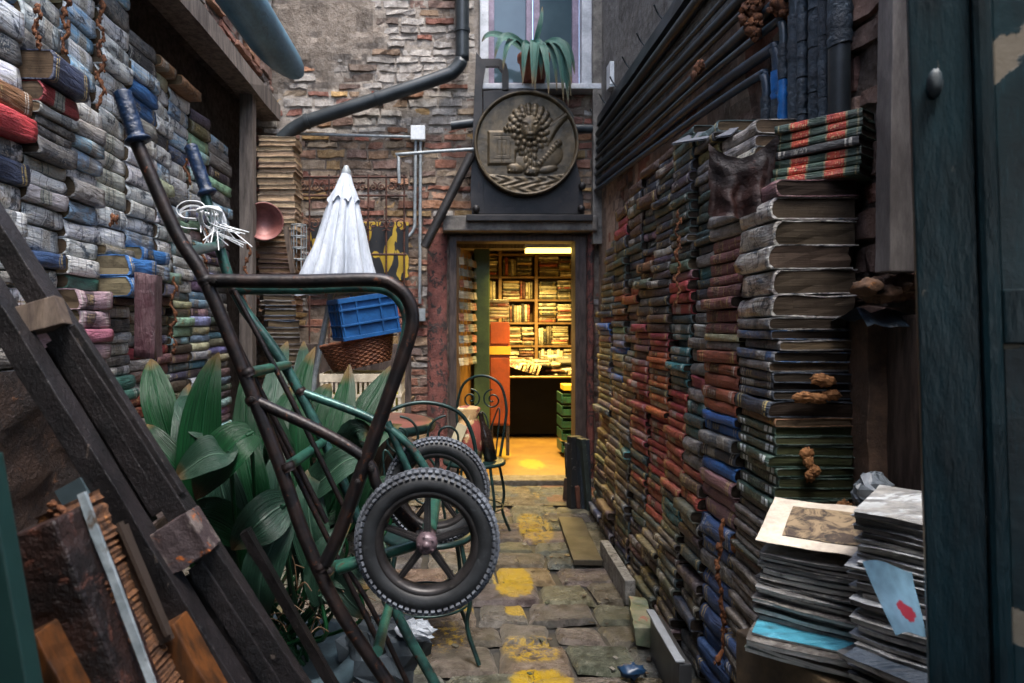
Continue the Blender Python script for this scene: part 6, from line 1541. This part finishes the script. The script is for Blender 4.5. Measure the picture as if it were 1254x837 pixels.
# leather satchel hanging between stacks
mb = MB(); vs = []
for j in range(13):
    k = j / 12
    for i in range(15):
        q = i / 14; a = P(882 + (950 - 882) * q, 0, 2.06); top_ = 172 + 22 * math.sin(q * PI) 
        z = P(0, top_ + (268 - top_) * k * (1 - .25 * abs(q - .4)), 2.06).z
        vs.append((a.x - .02 + .012 * fbm(i * .3, j * .3, 1), 2.10 - .09 * q + .03 * math.sin(i * 1.1) * k + .010 * fbm(i * .5, j * .5, 2), z))
mb.add(vs, [(j * 15 + i, j * 15 + i + 1, (j + 1) * 15 + i + 1, (j + 1) * 15 + i) for j in range(12) for i in range(14)], True)
single('leather_flap', 'torn dark red leather hanging over the top of the right stacks', 'leather', mb, m_worn('oxblood_leather', hx('#2e1814'), hx('#170e0d'), hx('#4a281e'), 8, (.4, .6), (.62, .7), .55, 0, .8, .012), P(915, 268, 2.06))
mb = MB(); mb.quad(P(822, 176, 2.86), P(848, 163, 2.75), P(905, 156, 2.42), P(895, 165, 2.36)); mb.quad(P(822, 178, 2.86), P(895, 167, 2.36), P(905, 158, 2.42), P(848, 165, 2.75))
single('loose_newspaper', 'white loose paper sheet on top of the right stacks under the wall', 'paper', mb, m_flat('newsprint', hx('#6d7075'), .7), P(850, 180, 2.6))
# magazine heap
def mags(n, x, y, z, L, W_, desc, cols, yaw, tilt, group, seed, drift=(0, 0)):
    r = random.Random(seed)
    for i in range(n):
        T = r.uniform(.005, .014); c = Vector((x + r.uniform(-.012, .012) + drift[0] * i, y + r.uniform(-.012, .012) + drift[1] * i, z))
        rot = Matrix.Rotation(yaw + r.gauss(0, .07), 3, 'Z') @ Matrix.Rotation(tilt + r.gauss(0, .01), 3, 'X')
        cn_, colr = cols[i % len(cols)]
        root = bpy.data.objects.new('magazine', None); COLL.objects.link(root); root.location = c; root.empty_display_size = .03
        tag(root, '%s, %s from the bottom of the %s' % (cn_, ordn(i + 1), desc), 'magazine', group)
        Ls, Ws = L * r.uniform(.92, 1.02), W_ * r.uniform(.92, 1.02); nx, ny = 8, 6
        def hgt(u, v): return .005 * fbm(u * 1.6 + seed + i * .05, v * 1.6, 2) + .012 * (u * u) * .3
        for nm, za, zb, inset, mm, cc in (('page_block', .0008, T - .0012, .002, M['pages'], hx('#d2cfc8') if r.random() < .6 else hx('#8a8784')), ('cover', T - .001, T, 0, COVER['cloth'] if r.random() < .5 else COVER['torn'], colr)):
            mb = MB(); vs = []
            for zz in (za, zb):
                for b in range(ny + 1):
                    for a in range(nx + 1):
                        u, v = a / nx - .5, b / ny - .5
                        vs.append(c + rot @ Vector((u * (Ls - inset * 2) + .004 * nz(b + seed, i, zz * 200), v * (Ws - inset * 2) + .004 * nz(a, i + seed, zz * 300), zz + hgt(u, v))))
            m1 = (nx + 1); N1 = m1 * (ny + 1)
            fs = [(b * m1 + a, (b + 1) * m1 + a, (b + 1) * m1 + a + 1, b * m1 + a + 1) for b in range(ny) for a in range(nx)] + [(N1 + b * m1 + a, N1 + b * m1 + a + 1, N1 + (b + 1) * m1 + a + 1, N1 + (b + 1) * m1 + a) for b in range(ny) for a in range(nx)]
            for a in range(nx):
                fs.append((a, a + 1, N1 + a + 1, N1 + a)); q = ny * m1; fs.append((q + a + 1, q + a, N1 + q + a, N1 + q + a + 1))
            for b in range(ny):
                fs.append(((b + 1) * m1, b * m1, N1 + b * m1, N1 + (b + 1) * m1)); q = nx; fs.append((b * m1 + q, (b + 1) * m1 + q, N1 + (b + 1) * m1 + q, N1 + b * m1 + q))
            mb.add(vs, fs, False); o = mb.build(nm, mm, root); o.color = (*cc, 1)
        z += T + .0015
    return z
MC = [('dark grey magazine', hx('#3a3d40')), ('black magazine', hx('#22252a')), ('grey magazine', hx('#77797c')), ('dark worn magazine', hx('#4a4644'))]
MC2 = [('turquoise magazine', hx('#2f8fa8')), ('black magazine', hx('#202428')), ('pale blue magazine', hx('#8fb0bd')), ('dark magazine', hx('#33363a')), ('grey magazine', hx('#8a8c8e'))]
box = MB(); cx_, cy_ = P(1010, 760, 1.58).x, 1.58
box.box((cx_ + .03, cy_ + .02, .25), (.30, .30, .50), .35); single('cardboard_box', 'dark battered cardboard box under the magazine pile with the print', 'box', box, m_worn('dirty_cardboard', hx('#5a4a36'), hx('#3f352a'), hx('#7a6748'), 6, (.4, .6), (.62, .7), .85), (cx_ + .03, cy_ + .02, 0), bevel=.006)
z1 = mags(5, cx_ - .01, cy_ - .02, .505, .30, .23, 'pile under the old print', [('dark green magazine', hx('#2a5a44')), ('brown magazine', hx('#4f4034')), ('black magazine', hx('#26282c')), ('brown-black magazine', hx('#33291f')), ('turquoise magazine', hx('#2f8fa8'))], -.75, .05, 'magazines under the old print', 5)
z1 = mags(15, cx_ + .02, cy_ + .03, z1 + .002, .27, .21, 'upper pile under the old print', MC, -.65, .08, 'magazines of the upper pile under the print', 6, (.0015, .001))
# old print lying on top: cream sheet with a brown engraving
pt = thing('old_print', 'cream sheet with dark brown engraving lying on the magazine pile', 'print', (cx_ + .04, cy_ + .04, z1))
pr0 = Matrix.Rotation(-.62, 3, 'Z') @ Matrix.Rotation(.24, 3, 'X')
def sheet(w, h, z, m, name, par, c, nx=10, ny=8, amp=.006):
    mb = MB(); vs = []
    for k in (0, 1):
        for b in range(ny + 1):
            for a in range(nx + 1):
                u, v = a / nx - .5, b / ny - .5; X, Y = u * w, v * h
                vs.append(c + pr0 @ Vector((X, Y, z + amp * fbm(X * 7, Y * 7, 3) - .002 * k)))
    m1 = nx + 1; N1 = m1 * (ny + 1)
    mb.add(vs, [(b * m1 + a, b * m1 + a + 1, (b + 1) * m1 + a + 1, (b + 1) * m1 + a) for b in range(ny) for a in range(nx)] + [(N1 + b * m1 + a, N1 + (b + 1) * m1 + a, N1 + (b + 1) * m1 + a + 1, N1 + b * m1 + a + 1) for b in range(ny) for a in range(nx)], True)
    return mb.build(name, m, par, fixn=False)
cpt = Vector((cx_ + .035, cy_ + .04, z1 + .05))
sheet(.285, .235, 0, m_worn('aged_cream_paper', hx('#b9b09f'), hx('#a1978a'), hx('#7d6f5e'), 7, (.4, .6), (.64, .72), .8), 'sheet', pt, cpt)
t = NT('brown_engraving'); n = t.noise(34, 8, .75, None, .8); n2 = t.noise(16, 6, .7, None, 1.5)
t.done(t.mix(t.ramp(n2, .45, .58), t.mix(t.ramp(n, .42, .56), hx('#1a140f'), hx('#3d3025')), hx('#7a684f')), .8); sheet(.185, .15, .003, t.m, 'engraving', pt, cpt)
# second, steeper pile against the door
bx2 = P(1150, 760, 1.32); mb = MB(); mb.box((bx2.x + .05, 1.36, .26), (.2, .28, .52), .1); single('wooden_box', 'dark wooden box under the white-edged magazine pile', 'box', mb, M['old_wood'], (bx2.x + .05, 1.36, 0), bevel=.006)
z2 = mags(5, bx2.x + .03, 1.33, .54, .30, .23, 'pile beside the green door', [('glossy pale blue magazine', hx('#8fb4c8')), ('black magazine', hx('#24272b')), ('grey magazine', hx('#6a6c70')), ('dark magazine', hx('#33363a')), ('dark blue magazine', hx('#2c3c4c'))], -1.05, .10, 'lower magazines beside the green door', 8)
z2 = mags(24, bx2.x + .06, 1.37, z2 + .004, .28, .22, 'top pile beside green door', [('white-edged magazine', hx('#a8adb2')), ('grey magazine', hx('#8a8f94')), ('pale magazine', hx('#b5babd'))], -.95, .10, 'upper magazines beside the green door', 9, (.001, .002))
mb = MB(); vs = []
gc = hx('#7fa6bd')
for j in range(41):
    for i in range(25):
        k = j / 40; a = P(1056 + 42 * k, 688 + 92 * k - 5 * math.sin(k * 3), 1.24 - .03 * k); b = P(1122 + 6 * k, 700 + 72 * k, 1.27 - .03 * k)
        vs.append(a.lerp(b, i / 24) + Vector((0, .012 * math.sin(k * 3 + i * .075), .006 * math.sin(i * .2))))
for j in range(40):
    for i in range(24):
        q = ((i - 13.6) / 5.5) ** 2 + ((j - 28.0) / 5.0) ** 2 + .5 * nz(i * .3, j * .3)
        mb.add([vs[j * 25 + i], vs[j * 25 + i + 1], vs[(j + 1) * 25 + i + 1], vs[(j + 1) * 25 + i]], [(0, 1, 2, 3)], True, 0, hx('#a83a4a') if q < 1 else tuple(g * (1 + .25 * nz(i * .25, j * .12, 4)) for g in gc))
single('glossy_cover', 'pale blue glossy cover with a red shape drooping beside the green door', 'cover', mb, M['attr_gloss'], P(1080, 760, 1.3), fixn=False)
mb = MB(); crumple(mb, P(1072, 603, 1.72), (.045, .045, .05), 4); single('plastic_bag', 'crumpled pale plastic bag behind the old print', 'bag', mb, m_worn('grey_film', hx('#6d757b'), hx('#474d52'), None, 8, rough=.35), P(1072, 620, 1.72))
mb = MB(); mb.box((1.02, 1.72, .33), (.22, .2, .66)); single('wooden_crate', 'dark crate behind the magazine piles at the nearest stack foot', 'crate', mb, M['dark_wood'], (1.02, 1.72, 0), bevel=.008)
# slabs and litter along the right foot
def beamthing(name, lab, cat, a, b, w, t_, m, up=(1, 0, 0), n=8, jit=.003, lift=0.0, bevel=.004):
    mb = MB(); mb.beam(a, b, w, t_, up, n=n, jit=jit); return single(name, lab, cat, mb, m, ((a[0] + b[0]) / 2, (a[1] + b[1]) / 2, 0), bevel=bevel)
beamthing('stone_slab', 'carved white stone slab standing on edge at the foot of right books', 'slab', (.775, 3.06, .055), (.785, 3.64, .055), .11, .045, m_worn('carved_pale_marble', hx('#7d7b76'), hx('#5c5a55'), hx('#2f2e2b'), 16, (.4, .6), (.55, .62), .7, 0, .9, .015))
beamthing('litter_box', 'crushed printed carton lying at the foot of the right books', 'carton', (.72, 2.63, .05), (.775, 2.93, .05), .075, .07, m_worn('printed_carton', hx('#6d6c5a'), hx('#4a5442'), hx('#7a3a2e'), 12, (.4, .6), (.6, .66), .5), jit=.014)
beamthing('leaning_board', 'white-edged black board leaning on the nearest right books', 'frame', (.735, 2.2, .08), (.75, 2.58, .08), .16, .04, m_flat('black_board', hx('#2b2d30'), .4))
beamthing('white_batten', 'white batten lying along the black board', 'batten', (.718, 2.2, .168), (.735, 2.6, .168), .010, .03, m_flat('grey_batten', hx('#7d8288')))
beamthing('wooden_plank', 'mossy brown plank on the paving beside far right books', 'plank', (.68, 3.55, .02), (.72, 4.35, .02), .03, .15, m_worn('mossy_plank', hx('#3a3428'), hx('#211e16'), hx('#2a3a20'), 9, (.4, .6), (.6, .7), .7), up=(1, 0, 0))
mb = MB()
for i in range(60):
    x, y = random.uniform(-.3, .72), random.uniform(2.35, 4.6)
    if random.random() < .6: x = random.uniform(.5, .74)
    mb.box((x, y, .008), (random.uniform(.006, .03), random.uniform(.006, .022), .004), Matrix.Rotation(random.uniform(0, 3), 3, 'Z') @ Matrix.Rotation(random.uniform(-.3, .3), 3, 'X'), 0, random.choice([hx('#6a6862'), hx('#4a3c2e'), hx('#5d5a50'), hx('#2d382a'), hx('#3d3226')]))
tag(mb.build('litter', M['attr'], loc=(0, 0, 0)), 'scattered paper scraps and leaf litter on the paving', 'litter', kind='stuff')
mb = MB(); mb.blob((.62, 2.42, .03), (.045, .03, .02), 2, .6, 3, 16, 10); single('blue_wrapper', 'crumpled blue wrapper on the nearest paving stones', 'wrapper', mb, m_flat('blue_foil', hx('#14304c'), .4), (.62, 2.42, .01))
# clutter at the door jamb, right
r5 = random.Random(5)
for i in range(10):
    c = Vector((.83 + r5.uniform(-.04, .06), 4.75 + r5.uniform(-.12, .25), .0)); mb = MB(); h = r5.uniform(.10, .5)
    mb.box(c + Vector((0, 0, h / 2)), (r5.uniform(.03, .10), r5.uniform(.04, .12), h), Matrix.Rotation(r5.uniform(-.4, .4), 3, 'Z') @ Matrix.Rotation(r5.uniform(-.1, .1), 3, 'Y'))
    cn_, cc = [('grey', '#777a7c'), ('dark green', '#26382f'), ('white', '#a9aeb2'), ('brown', '#5a4636'), ('black', '#25282a'), ('grey-blue', '#3a4650'), ('rust', '#7a4a36'), ('olive', '#5a5a36'), ('grey-green', '#3d4a44'), ('tan', '#8f7a58')][i]
    single('folded_board', '%s folded board in the clutter at the right door jamb' % cn_, 'board', mb, m_worn(cn_ + '_board', tuple(q * .5 for q in hx(cc)), tuple(q * .25 for q in hx(cc)), hx('#8f8a80'), 12, (.4, .6), (.62, .7)), c, 'boards at the right door jamb', bevel=.003)

# ---------------------------------------------------------------- green door at the right edge
def m_door(name):
    t = NT(name); v = t.vec((1, 1, .5)); n = t.noise(7, 6, .65, v); n2 = t.noise(24, 7, .72, t.vec(), .5); n3 = t.noise(60, 4, .7, t.vec((3, 3, .4)))
    sx = t.n('ShaderNodeSeparateXYZ'); t.put(sx.inputs[0], t.tc.outputs['Object'])
    c = t.mix(t.ramp(n, .38, .62), hx('#0a2a32'), hx('#05151b')); c = t.mix(t.math('MULTIPLY', t.ramp(n3, .55, .68), .5), c, hx('#183c46'))
    bare = t.mix(n2, hx('#837d72'), hx('#6a5f50')); tot = None
    for (px, py, rx, rz, sl) in ((1232, 70, .05, .035, -.9), (1210, 740, .075, .016, .45), (1240, 770, .05, .02, .5), (1180, 560, .008, .12, 0), (1240, 420, .03, .012, 0)):
        p = P(px, py, .97) - Vector((.82, 1.0, 0))
        dx = t.math('SUBTRACT', sx.outputs[0], p.x); dz = t.math('ADD', t.math('SUBTRACT', sx.outputs[2], p.z), t.math('MULTIPLY', dx, sl))
        r = t.math('ADD', t.math('ADD', t.math('POWER', t.math('ABSOLUTE', t.math('DIVIDE', dx, rx)), 2), t.math('POWER', t.math('ABSOLUTE', t.math('DIVIDE', dz, rz)), 2)), t.math('MULTIPLY', t.math('SUBTRACT', n2, .5), 3.4))
        k = t.ramp(r, .7, .85, 1, 0); tot = k if tot is None else t.math('MAXIMUM', tot, k)
    tot = t.math('MAXIMUM', tot, t.ramp(n2, .70, .72)); c = t.mix(tot, c, bare)
    t.bump(t.math('ADD', n2, t.math('MULTIPLY', tot, -.4)), .3, .004)
    return t.done(c, t.ramp(tot, 0, 1, .36, .85))
gdr = thing('green_door', 'peeling dark green door leaf filling the right edge, close by', 'door', (.82, 1.0, 0))
pnt = m_door('peeling_dark_green_paint')
pnt_ = m_worn('peeling_dark_green_paint', hx('#0f2a2f'), hx('#0a1a1f'), hx('#7a7062'), 3.4, (.4, .6), (.66, .675), .38, 0, .5, .008, (1, 1, 1), 40)
pnt2 = m_worn('dark_green_rail_paint', hx('#09262e'), hx('#05161c'), hx('#4a4a46'), 7, (.4, .6), (.68, .70), .38, 0, .5, .008, (2, 2, .5), 40)
a0 = P(1150, 400, 1.02); tl = math.radians(-1.5)
rotd = Matrix.Rotation(-.55, 3, 'Z') @ Matrix.Rotation(tl, 3, 'Y')
org = P(1124, 400, 1.03)
def dbox(x0, x1, y0, y1, z0, z1, nm, m, bev=.003):
    mb = MB(); mb.box(org + rotd @ Vector(((x0 + x1) / 2, (y0 + y1) / 2, (z0 + z1) / 2 - org.z)), (x1 - x0, y1 - y0, z1 - z0), rotd); return mb.build(nm, m, gdr, bevel=bev)
dbox(0, .075, 0, .05, .01, 2.3, 'stile', pnt2); dbox(.076, .10, -.012, .048, .01, 2.3, 'moulding', pnt2, .008); dbox(.101, .60, .012, .045, .01, 2.3, 'panel', pnt); dbox(.101, .6, -.003, .0115, 1.222, 1.30, 'rail', pnt2)
mb = MB(); mb.blob(org + rotd @ Vector((.03, -.008, .36)), (.010, .010, .022), 1, .15, 2, 16, 10); mb.build('knob', m_flat('grey_bolt', hx('#2c383f'), .6), gdr)

# ---------------------------------------------------------------- unseen walls and ceiling, added behind the camera to cut frontal sky light
mb = MB()
pc_ = hx('#4a4440')
mb.box((-1.4, -2.3, 1.35), (1.6, .2, 2.7), None, 0, pc_); mb.box((1.4, -2.3, 1.35), (1.2, .2, 2.7), None, 0, pc_); mb.box((.1, -2.3, 2.4), (1.4, .2, .6), None, 0, pc_)
mb.box((0, -1.05, 2.85), (5.0, 2.5, .3), None, 0, pc_); mb.box((-2.2, -1.05, 1.3), (.3, 2.5, 2.8), None, 0, pc_); mb.box((1.95, -1.05, 1.3), (.3, 2.5, 2.8), None, 0, pc_)
tag(mb.build('shading_passage', M['masonry'], fixn=False), kind='structure')
# ---------------------------------------------------------------- camera, light
cam = bpy.data.cameras.new('camera'); co = bpy.data.objects.new('camera', cam); COLL.objects.link(co)
co.location = (0, 0, H); co.rotation_euler = (PI / 2, 0, 0)
cam.sensor_width = 36.0; cam.lens = F / 1254.0 * 36.0
cam.shift_x = (627 - CX) / 1254.0; cam.shift_y = -(418.5 - CY) / 1254.0
cam.clip_start = .05; cam.clip_end = 300
cam.dof.use_dof = True; cam.dof.focus_distance = 2.5; cam.dof.aperture_fstop = 4.5
SC.camera = co
w = bpy.data.worlds.new('World'); SC.world = w; w.use_nodes = True
nt = w.node_tree; nt.nodes.clear()
sky = nt.nodes.new('ShaderNodeTexSky'); sky.sky_type = 'NISHITA'; sky.sun_disc = False
EL_, AZ = R(70), R(158)
sky.sun_elevation = EL_; sky.sun_rotation = AZ; sky.air_density = 1.0; sky.dust_density = 3.0
bg = nt.nodes.new('ShaderNodeBackground'); bg.inputs['Strength'].default_value = 0.15
wo = nt.nodes.new('ShaderNodeOutputWorld'); nt.links.new(sky.outputs[0], bg.inputs[0]); nt.links.new(bg.outputs[0], wo.inputs[0])
s = bpy.data.lights.new('sun', 'SUN'); s.energy = 1.0; s.angle = R(20); s.color = (1.0, .985, .965)
so = bpy.data.objects.new('sun', s); COLL.objects.link(so)
# sky sun_rotation turns clockwise from +Y seen from above
dv = Vector((math.sin(AZ) * math.cos(EL_), math.cos(AZ) * math.cos(EL_), math.sin(EL_)))
so.rotation_euler = dv.to_track_quat('Z', 'Y').to_euler()
vs_ = SC.view_settings; vs_.view_transform = 'Standard'; vs_.look = 'None'; vs_.gamma = 1.0; vs_.use_curve_mapping = False
vs_.exposure = 2.5
SC.cycles.max_bounces = 6; SC.cycles.diffuse_bounces = 3; SC.cycles.glossy_bounces = 3
